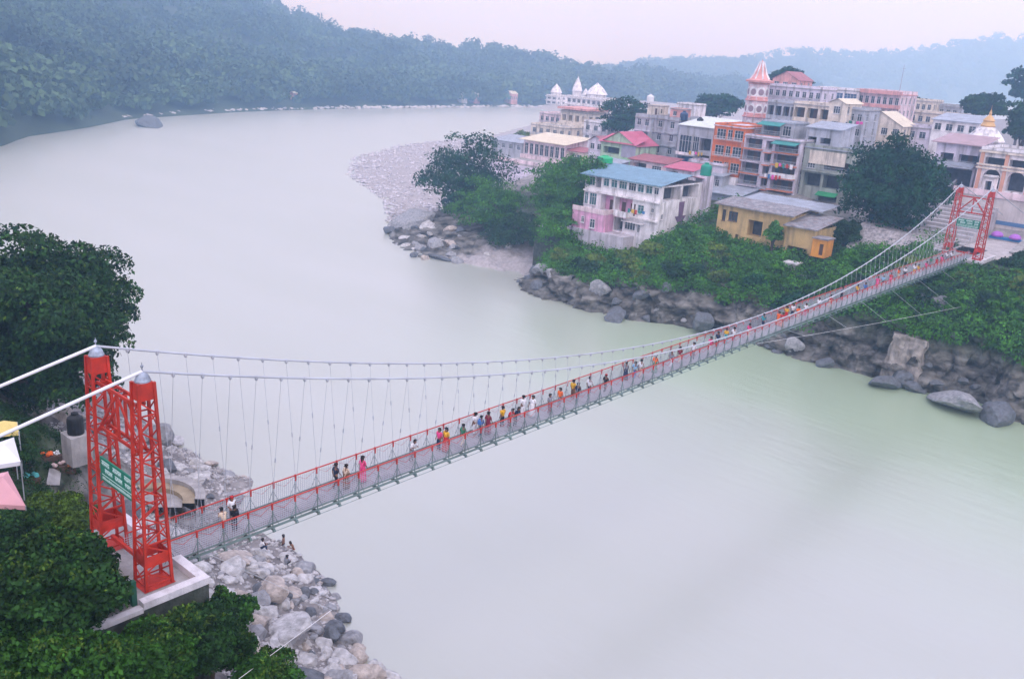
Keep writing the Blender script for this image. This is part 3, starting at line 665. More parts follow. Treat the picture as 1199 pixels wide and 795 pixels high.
board(-0.42, ZD+4.15, ZD+5.45, -1.75, 1.68, 'green bilingual board with white lettering on the near red tower')
board(SPAN-0.42, ZD+4.6, ZD+5.9, -1.75, 1.75, 'green board with white lettering high between the far red tower legs')
# near platform
pl = thing('tower_platform', 'stone platform with whitewashed parapet carrying the near red tower', 'platform', P(-1, 0, 7))
mb = MB(); mb.box(-4.4, 1.95, -4.6, 4.15, 7.0, ZD-0.2); obj('masonry', mb, DARKSTONE, pl)
mb = MB(); mb.box(-4.35, 1.9, -4.5, 4.1, ZD-0.197, ZD-0.155); obj('paving', mb, CONC, pl)
mb = MB(); mb.box(-1.5, 2.0, 3.72, 4.22, ZD-0.15, ZD+0.22); mb.box(1.5, 2.0, 1.35, 3.715, ZD-0.15, ZD+0.22); mb.box(1.5, 2.0, -4.6, -1.35, ZD-0.15, ZD+0.22)
mb.box(-4.4, -1.505, 3.8, 4.2, ZD-0.3, ZD-0.05)
obj('parapet', mb, CONCW, pl)
mb = MB()
for a, l in ((-1.55, 3.0), (-3.0, 3.0), (-3.0, 1.0)): mb.tube([P(a, l, ZD-0.2), P(a, l, ZD+0.95)], 0.05, 6)
mb.tube([P(-1.55, 3.0, ZD+0.95), P(-3.0, 3.0, ZD+0.95), P(-3.0, 1.0, ZD+0.95)], 0.04, 6)
obj('pipe_rail', mb, GREY, pl)
mb = MB(); mb.box(-1.75, -1.5, 3.35, 3.6, ZD-0.15, ZD+1.15); obj('gate_post', mb, GREENP, pl)
# far pier and landing
l0, _ = FA(1133, 304, 134.2); l1, _ = FA(1150, 309, 134.2)
pr = thing('bridge_pier', 'whitewashed masonry pier under the far red tower leg', 'pier', P(137, 2, 8))
mb = MB(); mb.box(134.2, 140.5, 0.9, l1, 9.5, ZD-0.2); obj('masonry', mb, M('white_stone', (0.58, 0.56, 0.60), var=0.25, scale=1.8, streak=0.7, bump=0.5, stain=(0.2, 0.19, 0.2)), pr)
mb = MB(); mb.box(134.1, 134.5, 1.3, l1+0.1, ZD-0.19, ZD+0.15); mb.box(134.505, 141, l1-0.3, l1+0.1, ZD-0.19, ZD+0.35); obj('parapet', mb, CONCW, pr)
mb = MB(); mb.box(135.0, 136.3, -3.2, -2.2, 8.0, ZD-0.2); obj('column', mb, CONCW, pr)
mb = MB(); mb.box(134.6, 148, -3.6, 0.895, ZD-0.55, ZD-0.2); obj('landing_slab', mb, CONC, pr)
mb = MB(); mb.bar(P(134.6, -3.6, ZD+0.8), P(134.6, -1.5, ZD+0.8), 0.08); mb.bar(P(134.6, -3.6, ZD-0.2), P(134.6, -3.6, ZD+0.8), 0.08); mb.bar(P(134.6, -3.6, ZD+0.8), P(140, -3.6, ZD+0.8), 0.08); obj('barrier', mb, WHITEP, pr)
# ------------------------------------------------------------------ buildings
def wall_holes(mb, fr, Wd, Ht, ops, dflt=0.22):
    """a wall with real openings: fr(u, v, w) -> point, w outwards; ops = (u0, v0, u1, v1, depth)"""
    us = sorted({0.0, Wd, *[o[0] for o in ops], *[o[2] for o in ops]}); vs = sorted({0.0, Ht, *[o[1] for o in ops], *[o[3] for o in ops]})
    us = [u for u in us if 0 <= u <= Wd]; vs = [v for v in vs if 0 <= v <= Ht]
    for u0, u1 in zip(us[:-1], us[1:]):
        for v0, v1 in zip(vs[:-1], vs[1:]):
            uc, vc = (u0+u1)/2, (v0+v1)/2
            if any(o[0] < uc < o[2] and o[1] < vc < o[3] for o in ops): continue
            mb.quad(fr(u0, v0, 0), fr(u1, v0, 0), fr(u1, v1, 0), fr(u0, v1, 0))
    for o in ops:
        u0, v0, u1, v1 = o[:4]; d = -(o[4] if len(o) > 4 and o[4] else dflt)
        mb.quad(fr(u0, v0, 0), fr(u1, v0, 0), fr(u1, v0, d), fr(u0, v0, d)); mb.quad(fr(u0, v1, 0), fr(u1, v1, 0), fr(u1, v1, d), fr(u0, v1, d))
        mb.quad(fr(u0, v0, 0), fr(u0, v1, 0), fr(u0, v1, d), fr(u0, v0, d)); mb.quad(fr(u1, v0, 0), fr(u1, v1, 0), fr(u1, v1, d), fr(u1, v0, d))
_wcache = {}
def window_part(root, org, rot, w, h, fm, gm, mull=1, name='window'):
    key = (round(w, 1), round(h, 1), fm.name, gm.name, mull)
    if key not in _wcache:
        mb = MB(); t = 0.07
        def b(x0, x1, z0, z1, y0=-0.03, y1=0.07): mb.v += [(x, y, z) for z in (z0, z1) for x, y in ((x0, y0), (x1, y0), (x1, y1), (x0, y1))]; n = len(mb.v)-8; mb.f.extend([tuple(n+i for i in q) for q in ((0,1,2,3), (7,6,5,4), (0,4,5,1), (1,5,6,2), (2,6,7,3), (3,7,4,0))])
        b(0, t, 0, h); b(w-t, w, 0, h); b(t+.002, w-t-.002, 0, t); b(t+.002, w-t-.002, h-t, h)
        for k in range(1, mull+1): b(w*k/(mull+1)-.03, w*k/(mull+1)+.03, t+.002, h-t-.002)
        if h > 1.1: b(t+.003, w-t-.003, h*.68, h*.68+.05, -0.02, 0.06)
        b(-0.08, w+0.08, -0.09, -0.003, -0.32, 0.0)
        pm = MB(); pm.quad((t, .05, t), (w-t, .05, t), (w-t, .05, h-t), (t, .05, h-t))
        _wcache[key] = (mb.mesh('window', fm), pm.mesh('pane', gm))
    fme, pme = _wcache[key]
    o = link(name, fme, root, org); o.rotation_euler = (0, 0, rot)
    p = bpy.data.objects.new('pane', pme); COL.objects.link(p); p.parent = o
    return o
def FR_front(a0, l0, z0): return lambda u, v, w: P(a0-w, l0+u, z0+v)
def FR_side(a0, l1, z0): return lambda u, v, w: P(a0+u, l1+w, z0+v)
def building(label, a0, l0, l1, z0, z1, dep, wm, front=(), side=(), fm=None, gm=None, cat='building', name='building', roof='flat', roofm=None, par=0.5, group=None, over=0.4, slabs=()):
    """box house: front faces the river (-a), side faces downstream (+l). openings (u0, v0, u1, v1, kind): w window, b bay, d door, o open dark"""
    fm = fm or FRAME; gm = gm or GLASS
    t = thing(name, label, cat, P(a0, (l0+l1)/2, z0), group); Wd, Ht = l1-l0, z1-z0
    mb = MB()
    dep_of = dict(w=0.2, b=1.7, d=0.25, o=2.2)
    for fr, WW, ops, rot in ((FR_front(a0, l0, z0), Wd, front, -PI/2), (FR_side(a0, l1, z0), dep, side, 0.0)):
        oo = [(max(0, o[0]), max(0.0, o[1]), min(WW, o[2]), min(Ht, o[3]), dep_of[o[4]]) for o in ops if o[0] < WW-0.2 and o[1] < Ht-0.2]
        wall_holes(mb, fr, WW, Ht, oo)
        for o, s in zip(oo, [o for o in ops if o[0] < WW-0.2 and o[1] < Ht-0.2]):
            w, h = o[2]-o[0], o[3]-o[1]; k = s[4]; m_ = s[5] if len(s) > 5 else None
            if k == 'w': window_part(t, fr(o[0], o[1], -0.12), rot, w, h, fm, m_ or gm, 1 if w < 1.5 else (2 if w < 2.4 else 3))
            elif k == 'd':
                x = MB(); x.quad(fr(o[0], o[1], -.2), fr(o[2], o[1], -.2), fr(o[2], o[3], -.2), fr(o[0], o[3], -.2)); obj('door', x, m_ or BRFRAME, t)
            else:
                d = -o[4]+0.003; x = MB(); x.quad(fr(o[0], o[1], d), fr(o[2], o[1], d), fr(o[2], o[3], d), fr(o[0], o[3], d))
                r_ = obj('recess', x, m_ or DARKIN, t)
                if k == 'b':
                    n_ = max(1, int(w/2.0))
                    for q in range(n_):
                        dm = MB(); uc = o[0]+w*(q+0.5)/n_; dm.quad(fr(uc-.45, o[1]+0.02, d+.02), fr(uc+.45, o[1]+0.02, d+.02), fr(uc+.45, o[1]+min(2.0, h*.85), d+.02), fr(uc-.45, o[1]+min(2.0, h*.85), d+.02))
                        obj('door', dm, BRFRAME, t)
    mb.quad(P(a0+dep, l0, z0), P(a0+dep, l1, z0), P(a0+dep, l1, z1), P(a0+dep, l0, z1)); mb.quad(P(a0, l0, z0), P(a0+dep, l0, z0), P(a0+dep, l0, z1), P(a0, l0, z1))
    obj('wall', mb, wm, t)
    rm = roofm or CONC; x = MB()
    if roof == 'flat':
        x.box(a0-over*.6, a0+dep+.1, l0-.1, l1+over*.6, z1+.002, z1+.2)
        rf = obj('roof', x, rm, t)
        if par:
            y = MB(); y.box(a0, a0+.15, l0, l1, z1+.203, z1+.2+par); y.box(a0+.153, a0+dep, l1-.15, l1, z1+.203, z1+.2+par); y.box(a0+.153, a0+dep, l0, l0+.15, z1+.203, z1+.2+par); y.box(a0+dep-.15, a0+dep, l0+.153, l1-.153, z1+.203, z1+.2+par)
            obj('parapet', y, wm, rf)
    elif roof == 'shed':                           # corrugated sheet falling towards the river
        n = max(6, int((l1-l0+2*over)/0.45)); h2 = 0.16*dep
        for k in range(n):
            u0 = l0-over+(l1-l0+2*over)*k/n; u1 = l0-over+(l1-l0+2*over)*(k+1)/n; um = (u0+u1)/2
            for p_, q_ in (((u0, 0), (um, .06)), ((um, .06), (u1, 0))):
                x.quad(P(a0-over, p_[0], z1+.05+p_[1]), P(a0-over, q_[0], z1+.05+q_[1]), P(a0+dep+over, q_[0], z1+h2+q_[1]), P(a0+dep+over, p_[0], z1+h2+p_[1]))
        x.box(a0-over-.02, a0-over+.03, l0-over, l1+over, z1-.08, z1+.1)
        obj('roof', x, rm, t)
        g_ = MB(); g_.quad(P(a0+.01, l1-.01, z1), P(a0+dep, l1-.01, z1), P(a0+dep, l1-.01, z1+h2-.02)); obj('gable', g_, wm, t); g_ = MB(); g_.quad(P(a0+.01, l0+.01, z1), P(a0+dep, l0+.01, z1), P(a0+dep, l0+.01, z1+h2-.02)); obj('gable', g_, wm, t)
    elif roof == 'gable':                          # ridge along a, gable to the river
        lm = (l0+l1)/2; h2 = 0.28*(l1-l0)
        for s, e in ((l0-over, l0), (l1+over, l1)):
            x.quad(P(a0-over, s, z1-.1), P(a0+dep+over, s, z1-.1), P(a0+dep+over, lm, z1+h2), P(a0-over, lm, z1+h2))
        obj('roof', x, rm, t); g_ = MB(); g_.quad(P(a0+.01, l0, z1), P(a0+.01, l1, z1), P(a0+.01, lm, z1+h2-.05)); obj('gable', g_, wm, t)
    return t
def balcony(root, a0, l0, l1, z, proj, slabm, railm, solid=False, h=1.0):
    mb = MB(); mb.box(a0-proj, a0-.003, l0, l1, z-.16, z); b = obj('balcony', mb, slabm, root); mb = MB()
    if solid:
        mb.box(a0-proj, a0-proj+.1, l0, l1, z+.003, z+h); mb.box(a0-proj+.103, a0-.003, l1-.1, l1, z+.003, z+h); mb.box(a0-proj+.103, a0-.003, l0, l0+.1, z+.003, z+h)
    else:
        mb.bar(P(a0-proj+.05, l0, z+h), P(a0-proj+.05, l1, z+h), .07); mb.bar(P(a0-proj+.05, l0, z+h*.5), P(a0-proj+.05, l1, z+h*.5), .04); mb.bar(P(a0-proj+.05, l1-.03, z+h), P(a0, l1-.03, z+h), .06)
        n = max(3, int((l1-l0)/.25))
        for k in range(n+1): l = l0+.03+(l1-l0-.06)*k/n; mb.bar(P(a0-proj+.05, l, z), P(a0-proj+.05, l, z+h), .06 if k % 6 == 0 else .03)
    obj('railing', mb, railm, b); return b
def grid(W_, H_, cols, rows, ww, wh, kind='w', u0=0.0, v0=0.0, sill=0.9):
    fh = (H_-v0)/rows; cw = (W_-u0)/cols
    return [(u0+cw*(c+.5)-ww/2, v0+fh*r+sill, u0+cw*(c+.5)+ww/2, min(v0+fh*r+sill+wh, v0+fh*(r+1)-.15), kind) for r in range(rows) for c in range(cols)]
def awning(root, a0, l0, l1, z, proj, drop, m):
    mb = MB(); mb.quad(P(a0, l0, z), P(a0, l1, z), P(a0-proj, l1, z-drop), P(a0-proj, l0, z-drop)); mb.box(a0-proj-.03, a0-proj+.02, l0, l1, z-drop-.15, z-drop); obj('awning', mb, m, root)
def water_tank(label, a, l, z, r, h, m):
    t = thing('water_tank', label, 'water tank', P(a, l, z)); mb = MB()
    mb.lathe(P(a, l, z), [(r*.96, 0), (r, .06*h), (r*.97, .2*h), (r, .3*h), (r*.97, .42*h), (r, .55*h), (r*.96, .68*h), (r*.9, .76*h), (r*.45, .88*h)], 16); obj('body', mb, m, t)
    mb = MB(); mb.lathe(P(a, l, z+.88*h), [(r*.42, .003), (r*.42, .09*h), (r*.2, .12*h)], 12); obj('lid', mb, m, t); return t
import random as _rr
_sr = _rr.Random(4)
CL_P1 = M('hot_pink_cloth', (0.80, 0.10, 0.42)); CL_P2 = M('violet_cloth', (0.45, 0.16, 0.60))
ps = dict(streak=0.7, var=0.2)
PINKW = M('pink_plaster', (0.72, 0.38, 0.56), **ps); WHITEW = M('white_plaster', (0.80, 0.76, 0.79), **ps); LILAC = M('lilac_plaster', (0.66, 0.60, 0.70), **ps)
ORANGE = M('orange_plaster', (0.66, 0.17, 0.05), **ps); GREYW = M('grey_plaster', (0.42, 0.43, 0.48), **ps); OLIVE = M('olive_plaster', (0.34, 0.37, 0.33), **ps)
CREAM = M('cream_plaster', (0.74, 0.65, 0.56), **ps); YELLOW = M('yellow_ochre_plaster', (0.60, 0.42, 0.19), var=0.15, streak=0.6); SALMON = M('salmon_plaster', (0.66, 0.33, 0.31), **ps)
PALEGREEN = M('pale_green_plaster', (0.45, 0.58, 0.42), **ps); PINKPALE = M('pale_pink_plaster', (0.76, 0.60, 0.64), **ps)
BLUEROOF = M('blue_sheet_roof', (0.17, 0.29, 0.38), rough=0.55, var=0.15, scale=0.8, streak=0.2); REDROOF = M('red_sheet_roof', (0.36, 0.13, 0.15), rough=0.6, var=0.15, streak=0.2); PINKROOF = M('magenta_sheet_roof', (0.50, 0.12, 0.19), rough=0.55, var=0.1)
CREAMROOF = M('cream_sheet_roof', (0.66, 0.58, 0.45), rough=0.6, var=0.1); GREYROOF = M('grey_sheet_roof', (0.34, 0.37, 0.44), rough=0.55, var=0.2, streak=0.3); RUSTY = M('patched_sheet_roof', (0.26, 0.25, 0.27), rough=0.7, var=0.4, scale=1.2, streak=0.5, stain=(0.20, 0.10, 0.06))
TEAL = M('teal_awning', (0.05, 0.24, 0.22), var=0.12); BLUETARP = M('blue_tarpaulin', (0.04, 0.18, 0.42), var=0.2); GTANK = M('green_tank', (0.015, 0.26, 0.17), rough=0.4, var=0.1); YPAN = M('yellow_panel', (0.66, 0.42, 0.06), var=0.1)
ORPAR = M('orange_parapet', (0.62, 0.20, 0.10), var=0.12, streak=0.3)
# --- white hotel on the cliff
a0, l0, l1, z0 = 125.0, -66.8, -49.5, 7.6; zt = 20.2
hot_front = [(.2,10.6,2.3,12.3,'w',GGLASS), (2.55,10.4,3.8,12.4,'o'), (4.3,10.9,5.6,12.35,'w',GGLASS), (6.1,10.9,7.5,12.35,'w',GGLASS), (7.95,10.9,9.7,12.35,'w',GGLASS), (10.1,10.9,11.8,12.35,'w'), (12.15,10.9,13.55,12.35,'w',GGLASS), (14.0,10.9,15.4,12.35,'w',GGLASS), (15.8,11.0,16.8,12.2,'w'),
  (.1,6.9,1.0,9.2,'w',GGLASS), (1.3,6.9,3.0,9.2,'w',GGLASS), (4.1,6.3,7.0,9.3,'b',PINKW), (7.4,6.3,11.4,9.3,'b',PINKW), (11.7,6.3,12.2,8.6,'d'), (12.6,7.0,14.0,8.6,'w',GGLASS), (15.6,7.6,16.2,8.4,'w'),
  (7.7,3.0,9.7,5.6,'o'), (10.1,3.6,12.5,5.0,'w'), (13.0,3.4,13.6,4.9,'w')]
hot_side = [(1.0,9.7,7.0,12.3,'o'), (7.6,9.7,13.2,12.3,'o'), (1.0,6.4,1.7,7.4,'w')]
h = building('white and pink riverside hotel with a blue sheet roof', a0, l0, l1, z0, zt, 14.5, WHITEW, hot_front, hot_side, roof='none', cat='hotel', name='hotel')
def sheet(root, a0, a1, l0, l1, z0, z1, m, name='roof'):
    x = MB(); n = int((l1-l0)/.5)
    for k in range(n):
        u0, u1 = l0+(l1-l0)*k/n, l0+(l1-l0)*(k+1)/n; um = (u0+u1)/2
        for p_, q_, e, f in ((u0, um, 0, .07), (um, u1, .07, 0)): x.quad(P(a0, p_, z0+e), P(a0, q_, z0+f), P(a1, q_, z1+f), P(a1, p_, z1+e))
    x.box(a0-.02, a0+.03, l0, l1, z0-.18, z0+.02); return obj(name, x, m, root)
sheet(h, 124.2, 134.6, -67.6, -48.9, zt+.1, zt+1.6, BLUEROOF); sheet(h, 134.2, 141, -64.5, -49.2, zt+1.5, zt+.4, REDROOF)
for z in (9.6, 6.1):
    mb = MB(); mb.box(124.55, 124.997, l0, l1+.3, z0+z-.14, z0+z+.16); obj('floor_band', mb, WHITEW, h)
mb = MB(); mb.box(121.8, 124.997, l0, l0+7.5, z0+2.7, z0+6.0); w_ = obj('lower_wing', mb, PINKW, h)
for u0, v0, u1, v1 in ((2.3, 3.9, 3.0, 5.1), (4.4, 3.2, 5.6, 4.9)):
    x = MB(); x.box(121.72, 121.79, l0+u0, l0+u1, z0+v0, z0+v1); window_part(h, P(121.7, l0+u0, z0+v0), -PI/2, u1-u0, v1-v0, FRAME, GLASS, 1)
mb = MB(); mb.box(121.7, 121.9, l0-.05, l0+7.55, z0+6.003, z0+6.9); mb.box(121.903, 124.5, l0+7.35, l0+7.55, z0+6.003, z0+6.9); obj('terrace_parapet', mb, PINKPALE, h)
balcony(h, 125, l0+8.6, l0+11.5, z0+6.1, 1.8, PINKPALE, WHITEW, solid=True)
balcony(h, 125, l0+9.8, l0+14.6, z0+5.3, 0.9, WHITEW, WHITEW, solid=False)
mb = MB(); mb.box(121.6, 124.997, l0+.4, l0+12.5, z0-2.6, z0+2.69); obj('retaining_wall', mb, M('lilac_stone', (0.56, 0.52, 0.58), var=0.2, streak=0.55), h)
mb = MB(); mb.box(139.6, 142.6, -51.2, -48.9, 11, 21.3); obj('side_pillar', mb, LILAC, h)
water_tank('green plastic water tank on the pillar behind the hotel', 141.1, -50.0, 21.35, 1.1, 2.5, GTANK)
tl, tz = FA(712, 192, 139); water_tank('flat green tank on the blue hotel roof', 133.4, tl+3.2, zt+1.55, 1.6, 1.5, M('bright_green_tank', (0.02, 0.42, 0.16), rough=0.4))
# painted arrow on the downstream wall of the hotel
ar = thing('painted_arrow', 'big purple down arrow painted on the white hotel side wall', 'arrow', P(*[FL(797, 240, -49.5)[0], -49.49, FL(797, 240, -49.5)[1]]))
aa, az_ = FL(796, 258, -49.5); ab, abz = FL(800, 226, -49.5); ac = (aa+ab)/2
ac = min(max(ac, 127), 136.5); zb_, zt_ = z0+4.3, z0+9.3
x = MB(); x.quad(P(ac-.75, -49.48, zb_+2.2), P(ac+.75, -49.48, zb_+2.2), P(ac+1.0, -49.48, zt_), P(ac-1.0, -49.48, zt_)); x.quad(P(ac-2.0, -49.48, zb_+2.3), P(ac+2.0, -49.48, zb_+2.3), P(ac, -49.48, zb_))
x.v = [(v[0], v[1], v[2]) for v in x.v]; obj('paint', x, M('purple_paint', (0.20, 0.11, 0.20), var=0.3), ar)
for a_, l_, s_, lab in ((119.8, -69.8, 1.0, 'dark mossy stone retaining wall left of the pink hotel wing'),):
    t = thing('retaining_wall', lab, 'wall', P(a_, l_, 2)); mb = MB(); mb.box(118.6, 125, -73.2, -66.9, 1.0, 9.6); obj('masonry', mb, DARKSTONE, t); mb = MB(); mb.box(118.5, 118.8, -73.3, -66.9, 9.603, 10.4); mb.box(118.803, 125, -67.2, -66.9, 9.603, 10.4); obj('parapet', mb, LILAC, t)
t = thing('stone_abutment', 'old pale stone abutment leaning on the shore right of the bridge', 'wall', P(114, 2, 0)); obj('masonry', rough_block(P(115.0, 1.6, 2.4), (3.4, 2.7, 4.4), .16, 3, .4, 14, (1.4, 0)), M('pale_old_stone', (0.30, 0.27, 0.25), var=0.5, scale=1.0, bump=0.9, bscale=2.5, streak=0.7), t)
l_, z_ = FA(1098, 362, 120.5); t = thing('stone_abutment', 'rough grey stone block wall below the far bridge end', 'wall', P(124, l_, z_-4)); obj('masonry', rough_block(P(121.5, l_-.2, z_-1.2), (2.6, 2.4, 3.4), .12, 5, .4, 12), M('grey_block_stone', (0.30, 0.29, 0.31), var=0.5, scale=1.2, bump=0.9, bscale=2.5, streak=0.6), t)
a_, l_, z_ = onground(928, 322); t = thing('concrete_block', 'small square concrete block sticking out of the cliff scrub', 'block', P(a_, l_, z_-2)); mb = MB(); mb.box(a_-.6, a_+1.6, l_-1.4, l_+.6, z_-2.5, z_+1.9); obj('chamber', mb, CONC, t); mb = MB(); mb.box(a_-.8, a_+1.8, l_-1.6, l_+.8, z_+1.903, z_+2.15); obj('cap', mb, CONCW, t)
mb = MB(); mb.box(a_-.7, a_+.8, l_+.603, l_+2.6, z_-2.5, z_+.5); obj('ledge', mb, CONC, t)
# --- yellow house
l0, zt = FA(842, 240, 131); l1, _ = FA(925, 262, 131); z0 = 11.2
yh = building('low yellow house with patched grey sheet roof above the cliff', 131, l0, l1, z0, zt+.2, 11, YELLOW, [(.9,4.0,1.6,6.0,'w'), (2.2,4.2,4.0,5.9,'w'), (6.2,2.2,9.0,5.0,'o'), (11.0,3.8,11.8,5.4,'w'), (1.9,1.4,2.5,2.2,'w'), (4.0,.6,4.6,2.0,'d')], [(1.5,3.0,3.4,5.2,'o'), (4.4,2.5,5.8,5.0,'w')], roof='none', cat='house', name='house', fm=BRFRAME)
sheet(yh, 130.2, 137.2, l0-.7, l1+.9, zt+.35, zt+1.1, RUSTY); sheet(yh, 136.8, 144, l0+1.0, l1+3.0, zt+1.0, zt+1.5, GREYROOF)
l2, _ = FA(957, 262, 129.5)
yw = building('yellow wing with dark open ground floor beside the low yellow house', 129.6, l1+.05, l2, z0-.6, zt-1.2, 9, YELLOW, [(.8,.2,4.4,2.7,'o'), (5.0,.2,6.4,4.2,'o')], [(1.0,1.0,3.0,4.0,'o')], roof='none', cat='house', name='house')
sheet(yw, 128.8, 139, l1-.2, l2+.6, zt-1.0, zt+.2, RUSTY)
l3, z3 = FA(952, 279, 128); l4, _ = FA(968, 282, 128)
building('small orange hut at the right end of the yellow house', 128, l3, l4, z3-3.0, z3, 3, M('bright_orange_plaster', (0.70, 0.30, 0.05), streak=0.2), [(1.3,.4,2.0,2.3,'d')], [], cat='hut', name='hut', par=0, roofm=RUSTY)
# --- shed row right of the hotel
l0, z1 = FA(815, 222, 152); l1, _ = FA(866, 234, 152); z0 = float(z1)-7
s = building('grey-blue metal shed with a yellow panel beside the hotel', 152, l0, l1, z0, z1, 9, M('blue_grey_sheet', (0.30, 0.34, 0.44), var=0.15, streak=0.3), [(.1,.3,3.6,3.0,'o',BLUETARP), (4.6,.2,8.0,2.6,'o')], [], roof='shed', roofm=GREYROOF, cat='shed', name='shed')
mb = MB(); mb.box(151.9, 151.99, l0+.3, l0+3.6, z1-3.2, z1-.6); obj('panel', mb, YPAN, s); awning(s, 152, l0-.3, l1+.2, z1-3.5, 2.2, .8, M('blue_awning', (0.14, 0.26, 0.40)))
l0, z1 = FA(806, 190, 158); building('white block wall house between hotel tank and orange flats', 158, l0, l0+8.5, z1-8, z1, 6, LILAC, [(2, 3.5, 3.2, 5, 'w'), (5, 3.5, 6.2, 5, 'w')], [], name='house', cat='house')
# --- orange flats and balcony flats
l0, zt = FA(837, 147, 160); l1, _ = FA(872, 155, 160); z0 = FA(829, 203, 160)[1]; H = zt-z0; w = l1-l0; fh = H/3
of = [(w*f0, fh*r+.75, w*f1, fh*r+fh-.55, 'w') for r in range(3) for f0, f1 in ((.10, .40), (.46, .62), (.68, .97))]
o_ = building('bright orange flats with three rows of dark windows', 160, l0, l1, z0, zt, 12, ORANGE, of, [], roof='flat', cat='flats', name='apartment_building', roofm=LILAC, par=.4)
for r in range(3): balcony(o_, 160, l0+w*.06, l1-.1, z0+fh*r+.5, .35, ORANGE, FRAME, h=.8)
mb = MB(); mb.box(159.0, 171.9, l0-.2, l1, z0-6, z0-.005); obj('plinth', mb, WHITEW, o_)
lb, _ = FA(937, 168, 160); z0b = 15.6; ztb = FA(905, 160, 160)[1]-.6; Hb = ztb-z0b; fb = Hb/5; wb = lb-l1-.04
bf = []
for r in range(5): bf += [(.25,fb*r+.25,wb*.33,fb*(r+1)-.3,'b'), (wb*.40,fb*r+.3,wb*.52,fb*(r+1)-.4,'b'), (wb*.57,fb*r+.25,wb*.97,fb*(r+1)-.3,'b')]
b_ = building('tall cream flats with five tiers of orange-edged balconies', 160.3, l1+.04, lb, z0b, ztb, 12, LILAC, bf, [(2,fb*r+1,3.4,fb*(r+1)-.4,'w') for r in range(5)], cat='flats', name='apartment_building', par=.3)
for r in range(5):
    z = z0b+fb*r+.2
    balcony(b_, 160.3, l1+.2, l1+.04+wb*.36, z, 1.3, LILAC if r % 2 else ORPAR, GREY, h=.95); balcony(b_, 160.3, l1+.04+wb*.40, l1+.04+wb*.54, z-.4, 1.0, ORPAR, GREY, h=.9)
    balcony(b_, 160.3, l1+.04+wb*.57, lb-.05, z, 1.5, ORPAR, WHITEW if r in (2,) else GREY, solid=(r in (2,)), h=.95)
for k, (f0, f1, zz) in enumerate(((.56, 1.0, z0b+fb*5-.1),)): awning(b_, 160.3, l1+wb*f0, l1+wb*f1, zz, 2.0, .5, TEAL)
lu0, zu1 = FA(893, 142, 165); lu1, _ = FA(930, 148, 165)
u_ = building('set-back top floor with a teal awning above the balcony flats', 165, lu0, lu1, ztb+.2, zu1, 7, GREYW, [(.5,.2,4.2,2.6,'b'), (4.8,.4,6.6,2.4,'w')], [], cat='penthouse', name='penthouse', roofm=GREYROOF, par=.2)
awning(u_, 165, lu0, lu0+5.4, zu1+.1, 2.6, .6, TEAL); balcony(u_, 162.6, lu0+.2, lu0+5.6, ztb+.5, .9, ORPAR, GREY)
# --- olive flats
l0, zt = lb+.3, FA(940, 172, 162)[1]; l1 = FA(996, 190, 162)[0]; z0 = 14.8
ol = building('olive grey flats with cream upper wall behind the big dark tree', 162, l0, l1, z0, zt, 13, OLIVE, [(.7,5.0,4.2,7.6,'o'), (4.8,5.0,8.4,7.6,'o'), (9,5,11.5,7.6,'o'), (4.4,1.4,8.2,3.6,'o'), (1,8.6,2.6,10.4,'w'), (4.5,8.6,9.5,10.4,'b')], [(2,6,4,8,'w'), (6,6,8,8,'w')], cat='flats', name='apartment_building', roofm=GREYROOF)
mb = MB(); mb.box(161.9, 161.99, l0+1.2, l1-1, zt-3.0, zt-.4); obj('cream_panel', mb, CREAM, ol); balcony(ol, 162, l0+.3, l1, z0+8.2, 1.0, OLIVE, GREY); awning(ol, 162, l0+4.2, l0+8.4, z0+4.3, 1.5, .6, M('green_awning', (0.03, 0.26, 0.10)))
mb = MB(); mb.box(160.9, 161.0, l0+.6, l0+8, z0+.2, z0+1.1); obj('signboard', mb, M('maroon_board', (0.32, 0.03, 0.06)), ol)
l2, z2 = FA(945, 150, 166); l3, _ = FA(985, 158, 166)
building('dark sheet-roofed attic on top of the olive flats', 166, l2, l3, zt+.3, z2+.2, 7, GREYW, [(.6,.4,2.4,1.6,'o'), (3.2,.4,5.4,1.6,'o')], [], roof='shed', roofm=GREYROOF, cat='attic', name='attic_room')
# --- glass and white roof house
l0, zt = FA(796, 146, 172); l1, _ = FA(838, 150, 172); z0 = FA(792, 195, 172)[1]-2
gh = building('dark glazed house with a pale sheet roof between grey and orange blocks', 172, l0, l1, z0, zt, 11, GREYW, [(.4,5.4,3.6,9.4,'w',GLASS), (4.0,5.4,5.6,9.4,'w',GLASS), (5.9,6.4,8.8,9.2,'o'), (.4,2.2,4.4,4.6,'o',BLUETARP), (5.6,2.4,8.8,5.4,'b')], [], roof='shed', roofm=M('pale_sheet_roof', (0.60, 0.64, 0.62), rough=0.5), cat='house', name='house'); balcony(gh, 172, l0+.2, l0+5.0, z0+5.1, 1.0, WHITEW, WHITEW, solid=True, h=.5); balcony(gh, 172, l0+5.6, l1, z0+2.2, 1.1, LILAC, GREY)
